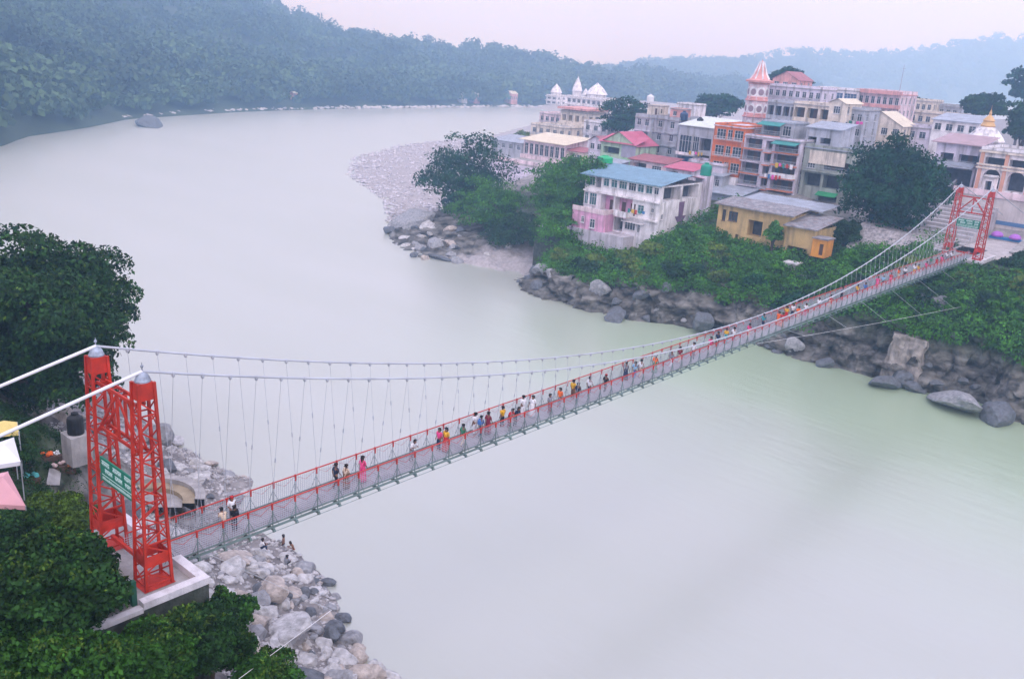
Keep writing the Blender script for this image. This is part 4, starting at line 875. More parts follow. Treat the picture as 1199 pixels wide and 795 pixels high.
# --- grey block (two wings)
l0, zt = FA(748, 137, 180); lm, _ = FA(766, 140, 180); l1, _ = FA(795, 144, 180); z0 = FA(742, 190, 180)[1]-3; H = zt-z0; fh = H/4.6
for i, (a_, p_, q_, lab, cols) in enumerate(((178.6, l0, lm, 'narrow left wing of the grey concrete apartment block', 2), (180, lm+.05, l1, 'wide right wing of the grey concrete apartment block', 2))):
    g_ = building(lab, a_, p_, q_, z0, zt, 12, GREYW, grid(q_-p_, H, cols, 4, 1.15, 1.6, sill=1.2, v0=H-4*fh), grid(12, H, 3, 4, 1.2, 1.5, v0=H-4*fh), cat='flats', name='apartment_building', par=.7, group='grey apartment block wings')
    for r in range(1, 4):
        mb = MB(); mb.box(a_-.35, a_-.003, p_, q_, zt-fh*r-.1, zt-fh*r+.15); obj('ledge', mb, LILAC if i == 0 else GREYW, g_)
    if i == 0: balcony(g_, a_, p_+.1, q_-.1, zt-3*fh+.4, 1.0, GREYW, LILAC, solid=True)
building('pale stair room on the roof of the grey apartment block', 182, l0+1.0, l0+4.6, zt+.25, zt+2.9, 4, CREAM, [(2.2,.2,3.0,2.1,'d')], [], cat='stair room', name='stair_room', par=.1)
building('small tan roof room in the middle of the grey apartment block', 183, lm+2.5, lm+6.0, zt+.25, zt+2.6, 4, SALMON, [(.8,.8,1.9,1.9,'w')], [], cat='stair room', name='stair_room', par=.1)
water_tank('dark blue water tank on the grey block roof', 181.5, lm+7.5, zt+.25, 1.0, 2.3, M('navy_tank', (0.03, 0.06, 0.13), rough=0.4))
l0, z1 = FA(793, 122, 240); building('tall white roof tower far behind the grey block', 240, l0, l0+7, z1-12, z1, 6, WHITEW, [(1.5,7,2.7,9,'w'), (4,7,5.2,9,'w')], [], cat='tower', name='stair_tower', par=.4)
# --- pale green house with magenta roof
l0, zt = FA(704, 166, 168); l1, _ = FA(724, 170, 168); z0 = FA(703, 190, 168)[1]-4; l2 = FA(745, 175, 168)[0]
pg = building('pale green house with a magenta sheet roof above the hotel', 168, l0, l2, z0, zt, 9, PALEGREEN, [(.7,3.8,1.6,5.4,'w'), (2.2,3.8,3.1,5.4,'w'), (4.3,3.8,5.2,5.4,'w'), (.8,6.4,5.6,8.0,'o')], [(1,4,2,5.5,'w')], roof='gable', roofm=PINKROOF, cat='house', name='house')
mb = MB(); mb.box(167.9, 167.99, l0+6.3, l2-.1, z0+3.2, z0+5.8); obj('green_panel', mb, M('mint_panel', (0.36, 0.62, 0.36)), pg); mb = MB(); mb.box(167.9, 167.99, l0+6.3, l2-.1, z0+6.1, zt-.1); obj('slat_screen', mb, M('grey_lilac_sheet', (0.40, 0.38, 0.48)), pg)
mb = MB(); mb.quad(P(167.2, l0-.5, zt+.2), P(167.2, l2+.4, zt+.2), P(173, l2+.4, zt+1.9), P(173, l0-.5, zt+1.9)); obj('front_roof', mb, PINKROOF, pg)
# --- riverside pavilion, cream tower, white temple complex
l0, zt = FA(614, 163, 185); l1, _ = FA(662, 172, 185); z0 = FA(612, 200, 185)[1]; H = zt-z0; w = l1-l0
pv = building('two-storey pale pink riverside pavilion with a cream roof', 185, l0, l1, z0, zt, 10, PINKPALE, [(w*(k+.15)/8, H*.56, w*(k+.85)/8, H*.9, 'w') for k in range(8)]+[(w*(k+.1)/5, .3, w*(k+.85)/5, H*.40, 'b') for k in range(5)], [(1,H*.56,3,H*.9,'w'), (5,H*.56,7,H*.9,'w')], roof='shed', roofm=CREAMROOF, cat='pavilion', name='pavilion', over=1.2)
balcony(pv, 185, l0, l1, z0+H*.45, 1.4, PINKPALE, PINKPALE, solid=True, h=.9)
l0, z1 = FA(588, 196, 172); l1, z1b = FA(645, 222, 172); tz_ = FA(600, 190, 172)[1]
tr = thing('terrace', 'pale stone riverside terrace with stepped edge under the pavilion', 'terrace', P(172, l0, 4)); mb = MB(); mb.box(172, 190, l0-3, l1+4, 3.0, tz_); obj('masonry', mb, M('terrace_stone', (0.40, 0.37, 0.37), var=0.3, streak=0.6), tr)
mb = MB()
for k in range(4): mb.box(171.2-k*.8, 172-k*.8-.003, l0-3, l1+4, 3.0, tz_-.6-k*.7)
obj('steps', mb, LILAC, tr); mb = MB(); mb.box(172, 172.3, l0-3, l1+4, tz_+.003, tz_+.9); obj('parapet', mb, PINKPALE, tr)
l0, zt = FA(657, 130, 232); l1, _ = FA(688, 134, 232); z0 = FA(655, 172, 232)[1]; w = l1-l0; H = zt-z0
ct = building('square cream tower with an arcaded top beside the riverside pavilion', 232, l0, l1, z0-4, zt, w, CREAM, [(w*(k+.2)/4, H+4-3.0, w*(k+.8)/4, H+4-1.0, 'o', CREAM) for k in range(4)], [(w*(k+.2)/3, H+4-3.0, w*(k+.8)/3, H+4-1.0, 'o', CREAM) for k in range(3)], cat='tower', name='tower', over=1.2, par=.3)
mb = MB(); mb.box(231.2, 231.99, l0-.6, l1+.6, zt-4.2, zt-3.4); obj('ledge', mb, CREAM, ct); mb = MB(); mb.box(230.9, 233+w, l0-.8, l1+.8, zt+.8, zt+1.5); obj('roof_slab', mb, SALMON, ct)
for (x0, x1, yt, yb, a_, m_, rows, cols, lab, rf) in (
 (632, 656, 133, 166, 236, PINKPALE, 3, 4, 'pale pink stepped house left of the cream tower', 'flat'),
 (622, 662, 146, 172, 212, CREAM, 2, 5, 'cream low house in front of the cream tower', 'flat'),
 (684, 712, 143, 180, 214, WHITEW, 2, 3, 'white sloping-walled house right of the cream tower', 'flat'),
 (576, 612, 163, 178, 205, GREYW, 1, 4, 'low grey shed on the bank left of the riverside pavilion', 'shed'),
 (690, 706, 164, 184, 178, LILAC, 2, 2, 'lilac small house squeezed left of the pale green house', 'gable'),
 (900, 962, 101, 128, 207, LILAC, 2, 8, 'long lilac block with a strip of windows right of the pink temple tower', 'flat'),
 (899, 935, 120, 146, 191, GREYW, 2, 4, 'grey open-fronted flats under the long lilac block', 'flat'),
 (930, 975, 122, 150, 186, CREAM, 1, 3, 'cream roof pavilion with square openings behind the olive flats', 'flat'),
 (957, 1004, 104, 122, 226, WHITEW, 1, 3, 'white flat-roofed block with a blue glass strip', 'flat'),
 (972, 990, 120, 160, 178, CREAM, 2, 1, 'narrow cream gable house left of the pink hotel', 'gable'),
 (985, 1012, 128, 160, 182, GREYW, 2, 3, 'dim grey house with laundry-filled balconies below the pink hotel', 'flat'),
 (1004, 1056, 143, 172, 200, CREAM, 1, 4, 'cream low house with gabled roof in front of the pink hotel', 'gable'),
 (1048, 1128, 130, 152, 246, CREAM, 2, 9, 'long cream two-storey block on the skyline right of the pink hotel', 'flat'),
 (1066, 1092, 118, 138, 256, CREAM, 1, 4, 'cream upper storey standing on the long cream block', 'flat'),
 (1092, 1122, 124, 140, 262, GREYW, 1, 4, 'grey unfinished frame house on the skyline', 'flat'),
 (1050, 1100, 148, 172, 206, LILAC, 1, 4, 'pale lilac house behind the top of the big dark tree', 'flat'),
 (1093, 1146, 140, 160, 205, WHITEW, 1, 4, 'white long roofed hall left of the shrine dome in grey sheet', 'shed'),
 (905, 935, 92, 106, 232, SALMON, 1, 3, 'small salmon shrine house behind the temple spire', 'gable')):
    l0, zt = FA(x0, yt, a_); l1, _ = FA(x1, yt+(x1-x0)*.16, a_); z0 = FA(x0, yb, a_)[1]
    z0b = min(z0, float(h_town(a_, (l0+l1)/2)) if x0 > 0 else z0); H = zt-z0b; w = l1-l0; fh = 3.1
    fr_ = grid(w, H, cols, rows, min(1.5, w/cols*.6), 1.5, v0=max(0, H-rows*fh), sill=.9) if 'open' not in lab and 'openings' not in lab else grid(w, H, cols, rows, w/cols*.8, 2.2, 'b', v0=max(0, H-rows*fh), sill=.3)
    if 'glass strip' in lab: fr_ = [(w*(k+.05)/3, H-2.6, w*(k+.95)/3, H-.6, 'w', M('blue_glass', (0.06, 0.12, 0.22), rough=0.2)) for k in range(3)]
    bb = building(lab, a_, l0, l1, z0b, zt, 9 if w < 20 else 12, m_, fr_, grid(9 if w < 20 else 12, H, 2, rows, 1.2, 1.5, v0=max(0, H-rows*fh)), roof=rf, roofm={'shed': GREYROOF if 'grey' in lab else REDROOF, 'gable': REDROOF if m_ in (LILAC, SALMON) else CREAMROOF}.get(rf, CONC), cat='house' if w < 12 else 'building', name='house' if w < 12 else 'building')
    if rows >= 2 and rf == 'flat' and w > 8:
        for r in range(1, rows): balcony(bb, a_, l0+.2, l1-.2, zt-fh*r, .7, m_, GREY if r % 2 else m_, solid=bool(r % 2 == 0))
# white temple hotel far behind
def far_block(label, x0, x1, yt, yb, a_, wm, rows, cols, spires):
    l0, zt = FA(x0, yt, a_); l1, _ = FA(x1, yt+(x1-x0)*.1, a_); z0 = FA(x0, yb, a_)[1]; w = l1-l0; H = zt-z0
    t = building(label, a_, l0, l1, z0, zt, 14, wm, grid(w, H, cols, rows, w/cols*.6, H/rows*.5, sill=H/rows*.25), grid(14, H, 3, rows, 1.8, H/rows*.5, sill=H/rows*.25), cat='temple', name='temple')
    for r in range(1, rows+1):
        mb = MB(); mb.box(a_-.9, a_-.003, l0-.4, l1+.4, z0+H*r/rows-.3, z0+H*r/rows); obj('ledge', mb, wm, t)
    for f, hh, rr in spires:
        mb = MB(); c = P(a_+4, l0+w*f, zt+.2); mb.lathe(c, [(rr, 0), (rr, hh*.25), (rr*1.15, hh*.27), (rr*1.0, hh*.38), (rr*.72, hh*.62), (rr*.35, hh*.82), (rr*.16, hh*.9), (rr*.05, hh)], 12); obj('spire', mb, wm, t)
    return t
far_block('white many-tiered temple with spires in the haze behind the cream tower', 664, 716, 113, 146, 330, WHITEW, 4, 9, ((.1, 9, 2.2), (.55, 7, 4.5), (.3, 4, 1.6)))
far_block('small white spired shrine alone in the haze of the far bank', 640, 652, 112, 122, 420, WHITEW, 2, 2, ((.5, 7, 3.2),))
# --- pink thirteen-storey style temple tower
TA = 198.0
l0, _ = FA(861, 150, TA); l1, _ = FA(889, 152, TA); lc = (l0+l1)/2; z0 = FA(878, 165, TA)[1]; ztip = FA(890, 69, TA)[1]; zc = FA(888, 97, TA)[1]; hw = (l1-l0)/2*.92
tt = thing('temple_tower', 'tall pink tiered temple tower with arched niches and a white-ribbed spire', 'temple', P(TA+hw, lc, z0))
ntier = 5; th = (zc-(z0-6))/ntier; mb = MB(); lg_ = MB(); nb = MB(); ni = MB()
SAL2 = M('temple_pink', (0.70, 0.34, 0.32), var=0.08, streak=0.2)
for k in range(ntier):
    r = hw*(1-.055*k); zb = z0-6+th*k; oct_ = [(lc+r*math.sin(PI/8+PI/4*i)/math.cos(PI/8), TA+hw+r*math.cos(PI/8+PI/4*i)/math.cos(PI/8)) for i in range(8)]
    for i in range(8):
        (la, aa_), (lb_, ab_) = oct_[i], oct_[(i+1) % 8]; mb.quad(P(aa_, la, zb), P(ab_, lb_, zb), P(ab_, lb_, zb+th), P(aa_, la, zb+th))
        lm_, am_ = (la+lb_)/2, (aa_+ab_)/2; nx, ny = lm_-lc, am_-(TA+hw); q_ = math.hypot(nx, ny); nx /= q_; ny /= q_; tx, ty = -ny, nx
        for mesh_, rr_, off in ((nb, 1.35, .05), (ni, .8, .09)):
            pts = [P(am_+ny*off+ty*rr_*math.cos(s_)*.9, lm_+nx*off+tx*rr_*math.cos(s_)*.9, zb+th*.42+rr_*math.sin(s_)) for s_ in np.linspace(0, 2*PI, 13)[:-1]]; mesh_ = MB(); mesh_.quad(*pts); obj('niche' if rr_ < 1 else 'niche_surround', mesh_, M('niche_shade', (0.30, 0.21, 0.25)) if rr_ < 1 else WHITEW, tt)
    for zz, rr_, hh in ((zb+th-.45, r*1.16, .3), (zb+th-.15, r*1.08, .3), (zb+.15, r*1.1, .5)):
        c_ = P(TA+hw, lc, zz); lg_.lathe(c_, [(rr_*1.02, 0), (rr_*1.06, hh*.6), (rr_*1.02, hh)], 8)
obj('shaft', mb, PINKPALE, tt); obj('ledges', lg_, SAL2, tt)
sp = MB(); r = hw*.78; c_ = P(TA+hw, lc, zc); sp.lathe(c_, [(r*1.45, 0), (r*1.5, .5), (r*1.0, .8), (r*.68, (ztip-zc)*.35), (r*.36, (ztip-zc)*.7), (r*.2, (ztip-zc)*.88), (.05, (ztip-zc)*.93), (.04, (ztip-zc))], 8); obj('spire', sp, SAL2, tt)
rb = MB()
for i in range(8):
    t_ = 2*PI*i/8; d_ = Vector((math.cos(t_), math.sin(t_), 0)); c0 = Vector(c_); H_ = ztip-zc
    rb.tube([c0+d_*r*1.02+Vector((0, 0, .8)), c0+d_*r*.7+Vector((0, 0, H_*.35)), c0+d_*r*.38+Vector((0, 0, H_*.7)), c0+d_*r*.22+Vector((0, 0, H_*.88))], .2, 6)
obj('spire_rib', rb, WHITEW, tt)
# --- pink hotel on the skyline
l0, zt = FA(1006, 108, 228); l1, _ = FA(1055, 112, 228); z0 = FA(1000, 158, 228)[1]-3; w = l1-l0; H = zt-z0; fh = H/4.4
ph = building('pink three-tier hotel with salmon balcony bands on the skyline', 228, l0, l1, z0, zt, 12, PINKPALE, grid(w, H, 7, 4, .95, 1.8, v0=H-4*fh, sill=.6), grid(12, H, 4, 4, 1.2, 1.6, v0=H-4*fh), cat='hotel', name='hotel', roofm=SALMON, par=.8)
for r in range(0, 4): balcony(ph, 228, l0-.4, l1+.4, zt-fh*r-(.1 if r else -.1), 1.1, SALMON, SALMON, solid=True, h=.75)
mp_ = thing('radio_mast', 'thin radio mast standing on the pink skyline hotel', 'mast', P(232, l1-2, zt+.2)); mb = MB(); mb.tube([P(232, l1-2, zt+.2), P(232, l1-2, zt+7.5)], [.12, .05], 6); obj('pole', mb, GREY, mp_); mb = MB(); mb.bar(P(232, l1-2.5, zt+6.6), P(232, l1-1.5, zt+6.6), .06); mb.bar(P(232, l1-2.4, zt+5.9), P(232, l1-1.6, zt+5.9), .06); obj('crossbar', mb, GREY, mp_)
for x, y, a_, m_, lab in ((1019, 107, 230, BLACK, 'black water tank on the roof of the pink skyline hotel'), (987, 106, 229, BLACK, 'black water tank on the white block left of the pink hotel'), (878, 148, 175, M('white_tank', (0.7, 0.7, 0.72), rough=.4), 'white water tank below the pink temple tower'), (995, 152, 185, M('white_tank2', (0.72, 0.72, 0.72), rough=.4), 'white tank on the roof right of the olive flats'), (762, 112, 186, M('white_tank3', (0.72, 0.72, 0.75), rough=.4), 'white tank highest on the grey apartment block')):
    l_, z_ = FA(x, y, a_); water_tank(lab, a_, l_, z_-1.6, .95, 1.9, m_)
# --- tanks and small sheds crowding the roofs and gaps
_tanks = [(772, 128, 183, BLACK, 'black'), (690, 150, 216, BLACK, 'black'), (640, 150, 214, WHITEP, 'white'), (820, 140, 178, BLACK, 'black'), (850, 146, 165, BLACK, 'black'), (915, 104, 210, BLACK, 'black'), (942, 104, 211, WHITEP, 'white'), (925, 124, 194, BLACK, 'black'), (1075, 132, 250, BLACK, 'black'), (1100, 136, 251, WHITEP, 'white'), (1040, 110, 232, BLACK, 'black'), (960, 160, 170, BLACK, 'black'), (1080, 150, 209, BLACK, 'black')]
_wh = ['on the grey block roof', 'on the white sloping-walled house', 'on the cream low house', 'behind the glazed house', 'on the orange flats', 'on the left of the long lilac block', 'on the right of the long lilac block', 'on the grey open-fronted flats', 'on the left of the long cream block', 'on the right of the long cream block', 'at the right end of the pink hotel roof', 'over the olive flats', 'on the lilac house behind the big tree']
for (x, y, a_, m_, c), w_ in zip(_tanks, _wh):
    l_, z_ = FA(x, y, a_); t = water_tank(c+' roof tank '+w_, a_, l_, z_-1.0, .8, 1.5, m_); mb = MB(); mb.box(a_-.7, a_+.7, l_-.7, l_+.7, z_-3.2, z_-1.003); obj('stand', mb, GREYW, t)
for x0, x1, yt, a_, dep, m_, rm_, lab in ((780, 812, 196, 150, 6, LILAC, PINKROOF, 'low lilac lean-to behind the hotel roof'), (826, 846, 204, 156, 3, GREYW, GREYROOF, 'grey lean-to under the orange flats'), (664, 684, 176, 186, 5, CREAM, REDROOF, 'cream lean-to between the pavilion and the pale green house'), (700, 722, 190, 158, 5, GREYW, GREYROOF, 'grey lean-to above the left end of the hotel roof'), (738, 782, 186, 164, 6, PINKPALE, REDROOF, 'pale pink lean-to at the foot of the grey block')):
    l0, zt = FA(x0, yt, a_); l1, _ = FA(x1, yt+2, a_); w = l1-l0
    building(lab, a_, l0, l1, zt-5, zt, dep, m_, [(w*.1, 2.4, w*.45, 4.4, 'o'), (w*.6, 2.8, w*.85, 4.2, 'w')], [], roof='shed', roofm=rm_, cat='shed', name='shed', over=.5)
_cl = _rr.Random(9)
for (x, y, a_, lab) in ((905, 205, 158.6, 'laundry line on the middle balconies of the cream flats'), (918, 192, 158.6, 'laundry line on the upper balconies of the cream flats'), (815, 178, 170.6, 'laundry line on the glazed house balcony'), (1000, 142, 181.2, 'laundry line on the dim grey house balcony'), (745, 246, 122.9, 'laundry line on the hotel balcony')):
    l_, z_ = FA(x, y, a_); t = thing('laundry_line', lab, 'laundry', P(a_, l_, z_)); mb = MB(); mb.tube([P(a_, l_-2.2, z_+.05), P(a_, l_, z_), P(a_, l_+2.2, z_+.05)], .015, 4); obj('cord', mb, GREY, t)
    for k in range(5):
        u = l_-1.9+.8*k; mb = MB(); ww = _cl.uniform(.45, .7); hh = _cl.uniform(.5, 1.0); mb.quad(P(a_, u, z_), P(a_, u+ww, z_), P(a_-.05, u+ww, z_-hh), P(a_+.05, u, z_-hh)); obj('cloth', mb, _cl.choice([CL_P1, WHITEW, BLUETARP, YPAN, TEAL, M('red_cloth', (.5, .05, .05))]), t)
# --- arcade by the bridge landing, shrine dome, shed with dark entrance
l0, zt = FA(1149, 176, 172); l1 = l0+26; zf = FA(1145, 222, 172)[1]; H = zt-zf
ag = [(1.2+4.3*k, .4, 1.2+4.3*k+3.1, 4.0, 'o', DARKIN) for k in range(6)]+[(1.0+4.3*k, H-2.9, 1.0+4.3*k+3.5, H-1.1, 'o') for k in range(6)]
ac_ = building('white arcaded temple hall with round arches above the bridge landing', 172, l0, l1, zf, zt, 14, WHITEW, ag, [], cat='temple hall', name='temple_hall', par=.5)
mb = MB(); hd_ = MB(); sw = MB()
for k in range(6):
    u0, u1 = l0+1.2+4.3*k, l0+1.2+4.3*k+3.1; cc_ = (u0+u1)/2; R_ = 1.55; n_ = 12; zc_ = zf+2.45
    top = [P(171.995, cc_+R_*math.cos(t_), zc_+R_*math.sin(t_)) for t_ in np.linspace(0, PI, n_)]
    for p_, q_ in zip(top[:-1], top[1:]): hd_.quad(p_, q_, (q_[0], q_[1], zf+4.0), (p_[0], p_[1], zf+4.0)); hd_.quad(p_, q_, (q_[0]+.5, q_[1], q_[2]), (p_[0]+.5, p_[1], p_[2]))
for k in range(7): mb = MB(); mb.box(171.75, 171.99, l0+.2+4.3*k, l0+.8+4.3*k, zf, zt); obj('pilaster', mb, M('peach_pilaster', (0.66, 0.36, 0.26)), ac_)
obj('arch_head', hd_, WHITEW, ac_)
for z in (zf+4.6, zt-3.3, zt-.3):
    x = MB(); x.box(171.55, 171.74, l0-.2, l1, z, z+.35); obj('cornice', x, CREAM, ac_)
bs = thing('terrace_wall', 'cream terrace wall with a blue strip under the white arcade', 'wall', P(166, l0+8, 15)); mb = MB(); mb.box(166, 172, l0-1.5, l1, 14.5, zf-.4); obj('wall', mb, M('cream_terrace', (0.62, 0.56, 0.55), streak=0.3), bs)
mb = MB(); mb.box(165.7, 172, l0-1.7, l1, zf-.397, zf-.05); mb.box(165.7, 165.95, l0-1.7, l1, zf-.047, zf+.75); obj('parapet', mb, PINKPALE, bs); mb = MB(); mb.box(165.9, 165.99, l0+2.0, l1, 17.6, 18.3); obj('blue_strip', mb, M('blue_band', (0.10, 0.20, 0.38)), bs)
l_, z_ = FA(1170, 205, 168.5); kb = building('small white kiosk standing on the arcade terrace', 167.5, FA(1152, 205, 167.5)[0], FA(1166, 205, 167.5)[0], zf+.0, zf+2.8, 2.5, WHITEW, [(.5,.3,1.6,2.2,'o')], [], cat='kiosk', name='kiosk', par=.15)
lc, zb_ = FA(1148, 166, 186); R_ = abs(FA(1130, 166, 186)[0]-lc)
sd = thing('shrine', 'white shrine with a low dome and golden finial behind the arcade', 'shrine', P(186+R_, lc, zb_-5)); mb = MB(); mb.lathe(P(186+R_, lc, zb_-5), [(R_*1.05, 0), (R_*1.05, 5)], 16); obj('drum', mb, WHITEW, sd)
mb = MB(); mb.lathe(P(186+R_, lc, zb_), [(R_*1.25, 0), (R_*1.27, .25), (R_*1.1, 1.0), (R_*.75, 2.2), (R_*.42, 2.9)], 20); obj('dome', mb, WHITEW, sd)
mb = MB(); mb.lathe(P(186+R_, lc, zb_+2.9), [(R_*.45, 0), (R_*.5, .2), (R_*.34, 1.0), (R_*.4, 1.2), (R_*.22, 1.9), (R_*.08, 2.3), (R_*.1, 2.6), (.04, 3.4), (.02, 4.2)], 14); obj('finial', mb, M('gilded', (0.62, 0.38, 0.16), rough=.4), sd)
l0, zt = FA(1098, 166, 176); l1, _ = FA(1146, 178, 176); z0 = FA(1110, 216, 176)[1]
mk = building('market shed with a dark entrance left of the white arcade', 176, l0, l1, z0-1, zt, 9, LILAC, [(.8,.9,7.5,4.2,'o'), (1.0,5.4,3.5,7.0,'o'), (4.5,5.4,8.5,7.0,'b')], [], roof='shed', roofm=M('dull_pink_sheet', (0.40, 0.28, 0.31), rough=0.6, streak=0.3), cat='shed', name='shed', over=.9); balcony(mk, 176, l0, l1, z0+3.9, 2.4, GREYW, GREY)
mb = MB(); mb.quad(P(173.2, l0, z0+3.6), P(173.2, l1, z0+3.6), P(175.9, l1, z0+4.5), P(175.9, l0, z0+4.5)); obj('awning', mb, GREYROOF, mk)
# approach steps and landing walls
st = thing('approach_steps', 'broad pale stone steps climbing from the landing to the market', 'steps', P(150, -6, 15.3)); mb = MB()
for k in range(14): mb.box(149+k*1.6, 149+(k+1)*1.6-.003, -13, -3.2, 14.5, 15.5+.5*k)
obj('tread', mb, M('pale_steps', (0.46, 0.43, 0.45), var=0.2, streak=0.3), st)
la = thing('approach_wall', 'long dark-topped wall climbing beside the approach steps', 'wall', P(150, -13.4, 14)); mb = MB(); n_ = len(mb.v)
mb.bar(P(148, -13.4, 15.6), P(173, -13.4, 23.2), .35, 1.6); obj('wall', mb, M('dark_wall', (0.18, 0.18, 0.21), var=.3, streak=.5), la)
ls = thing('rubble_slope', 'pale cobbled revetment left of the far red tower', 'revetment', P(134, -9, 8)); mb = MB(); mb.quad(P(130.5, -19, 8.5), P(130.5, -4.2, 8.5), P(141, -4.2, 16.0), P(143, -19, 17.2)); mb.quad(P(141, -4.2, 16.0), P(150, -4.2, 16.0), P(150, -19, 17.6), P(143, -19, 17.2)); obj('cobbles', mb, M('cobbled_stone', (0.36, 0.33, 0.34), var=0.5, scale=2.2, bump=1.0, bscale=2.0), ls)
pv_ = MB(); pv_.box(141, 166, -3.1, 26, 14.6, 15.42); tag(obj('landing_pavement', pv_, M('dusty_paving', (0.46, 0.42, 0.42), var=0.2, scale=.7, streak=.2)), None, None, kind='structure')
x_ = thing('side_wall', 'low stone wall bending right of the far bridge landing', 'wall', P(150, 9, 15.4)); mb = MB(); mb.bar(P(146, 6.2, 15.9), P(160, 7.4, 15.9), .4, 1.0); mb.bar(P(146, 6.2, 15.9), P(145, 16, 15.9), .4, 1.0); obj('wall', mb, CONC, x_)
x_ = thing('ramp', 'narrow grey ramp leading down to the far landing', 'ramp', P(152, 4.8, 15.4)); mb = MB(); mb.bar(P(149, 4.6, 15.6), P(161, 4.4, 17.2), 1.4, .3); obj('slab', mb, CONC, x_)
# parked scooters with bright covers on the landing
def scooter(a, l, z, m, label, rot):
    t = thing('scooter', label, 'scooter', P(a, l, z)); t.rotation_euler = (0, 0, rot)
    def part(nm, mb, m_): o = bpy.data.objects.new(nm, mb.mesh(nm, m_)); COL.objects.link(o); o.parent = t; return o
    for x in (-.62, .62):
        mb = MB(); mb.tube([(x+.26*math.cos(s_), 0, .27+.26*math.sin(s_)) for s_ in np.linspace(0, 2*PI, 13)], .06, 6, False); part('wheel', mb, BLACK)
    mb = MB(); mb.tube([(-.75, 0, .55), (-.4, 0, .68), (-.05, 0, .55), (.1, 0, .3), (.4, 0, .3), (.52, 0, .7), (.55, 0, .95)], [.14, .2, .18, .12, .12, .14, .08], 8); part('body', mb, m)
    mb = MB(); mb.tube([(-.75, 0, .8), (-.1, 0, .78)], .13, 8); part('seat', mb, BLACK); mb = MB(); mb.tube([(.5, -.33, 1.0), (.52, 0, 1.03), (.5, .33, 1.0)], .03, 6); part('handlebar', mb, GREY)
    mb = MB(); mb.lathe((.64, 0, .85), [(.09, 0), (.1, .06), (.05, .13)], 8); part('headlight', mb, WHITEP)
    return t
for x, y, m_, lab, rt in ((1178, 258, M('pink_shell', (0.80, 0.10, 0.42), rough=.4), 'pink scooter parked below the arcade terrace', .6), (1187, 259, M('purple_shell', (0.38, 0.12, 0.55), rough=.4), 'purple scooter parked between the pink and magenta ones', .9), (1193, 262, M('magenta_shell', (0.62, 0.08, 0.5), rough=.4), 'magenta scooter parked farthest right below the terrace', 1.2)):
    a_, l_ = FZ(x, y, 15.45); scooter(min(a_, 164), l_, 15.43, m_, lab, rt)
x_ = thing('flower_stall', 'market stall heaped with pink and purple cloth by the terrace wall', 'stall', P(162, 3, 15.4)); l_, z_ = FA(1186, 250, 163)
for k in (1, 5):
    mb = MB(); mb.lathe(P(163+_sr.uniform(-.5, .5), l_-2.4+.75*k, 15.42), [(.9, .49), (1.05, .75), (.8, 1.15), (.3, 1.4)], 11); obj('cloth_bundle', mb, (CL_P1, CL_P2)[k % 2], x_)
mb = MB(); mb.box(162, 164.2, l_-2.8, l_+2.8, 15.42, 15.9); obj('table', mb, BLUETARP, x_)
# --- small houses showing through the far woods
_hv = np.concatenate(HILLV[:1]); _rel = np.stack([_hv[:, 0], -_hv[:, 1], _hv[:, 2]], -1)-CP
_dz = _rel @ CF; _hx = 599.5+FPX*(_rel @ CR)/_dz; _hy = 397.5-FPX*(_rel @ CU)/_dz
for i, (x, y, hpx, lab) in enumerate(((330, 108, 6, 'tiny salmon house among the hazy far trees'), (346, 110, 8, 'tiny white house right of the salmon one in the far woods'), (378, 106, 7, 'tiny white hut by the far shore'), (538, 122, 9, 'pale cluster house low on the far shore'), (553, 119, 10, 'white riverside building left of the pink far shrine'), (588, 116, 12, 'tall pink far shrine house by the water'), (158, 88, 5, 'small white hut high in the left hazy woods'), (130, 52, 6, 'long reddish roof house high on the left hill'), (12, 48, 6, 'pink-roofed house next to the tall white building at the left edge'), (-2, 118, 70, 'tall white building at the left edge on the hazy far bank'))):
    k = int(np.argmin((_hx-x)**2+(_hy-y-hpx/2)**2)); a_, l_, zg_ = _hv[k][0], -_hv[k][1], _hv[k][2]; D = float(_dz[k]); w = max(hpx, 6)*.9*D/FPX if hpx < 20 else 7*D/FPX; H = hpx*(.8 if hpx < 20 else .95)*D/FPX+1
    m_ = SALMON if 'salmon' in lab or 'pink' in lab or 'red' in lab else WHITEW; n_ = 1 if hpx < 20 else 7
    building(lab, a_, l_-w/2, l_+w/2, zg_-1, zg_+H, w, m_, grid(w, H, 3, n_, w/6, H/n_*.35, v0=3, sill=.8), grid(w, H, 3, n_, w/6, H/n_*.35, v0=3, sill=.8), roof='gable' if n_ == 1 else 'flat', roofm=REDROOF if i in (0, 7, 8) else CREAMROOF, cat='house' if n_ == 1 else 'building', name='house' if n_ == 1 else 'building')
# --- near bank: stalls, canopies, black tank
def canopy(label, pts, legs, m, name='market_canopy'):
    c = pts[0]; t = thing(name, label, 'canopy', (c[0], c[1], legs)); mb = MB(); n = len(pts); cz = (sum(p[0] for p in pts)/n, sum(p[1] for p in pts)/n, max(p[2] for p in pts)+.35)
    for i in range(n): p_, q_ = pts[i], pts[(i+1) % n]; mb.quad(p_, q_, cz); mb.quad(p_, q_, (q_[0], q_[1], q_[2]-.3), (p_[0], p_[1], p_[2]-.3))
    obj('cover', mb, m, t)
    for p_ in pts: mb = MB(); mb.tube([(p_[0], p_[1], legs), (p_[0], p_[1], p_[2])], .04, 6); obj('pole', mb, GREY, t)
    return t
def at(x, y, z): a_, l_ = FZ(x, y, z); return P(a_, l_, z)
canopy('white sheet canopy over a market stall at the left edge', [at(-8, 520, 14.0), at(16, 512, 14.0), at(24, 540, 13.7), at(-8, 545, 13.7)], 10.8, M('white_sheet', (0.75, 0.74, 0.78), var=.05))
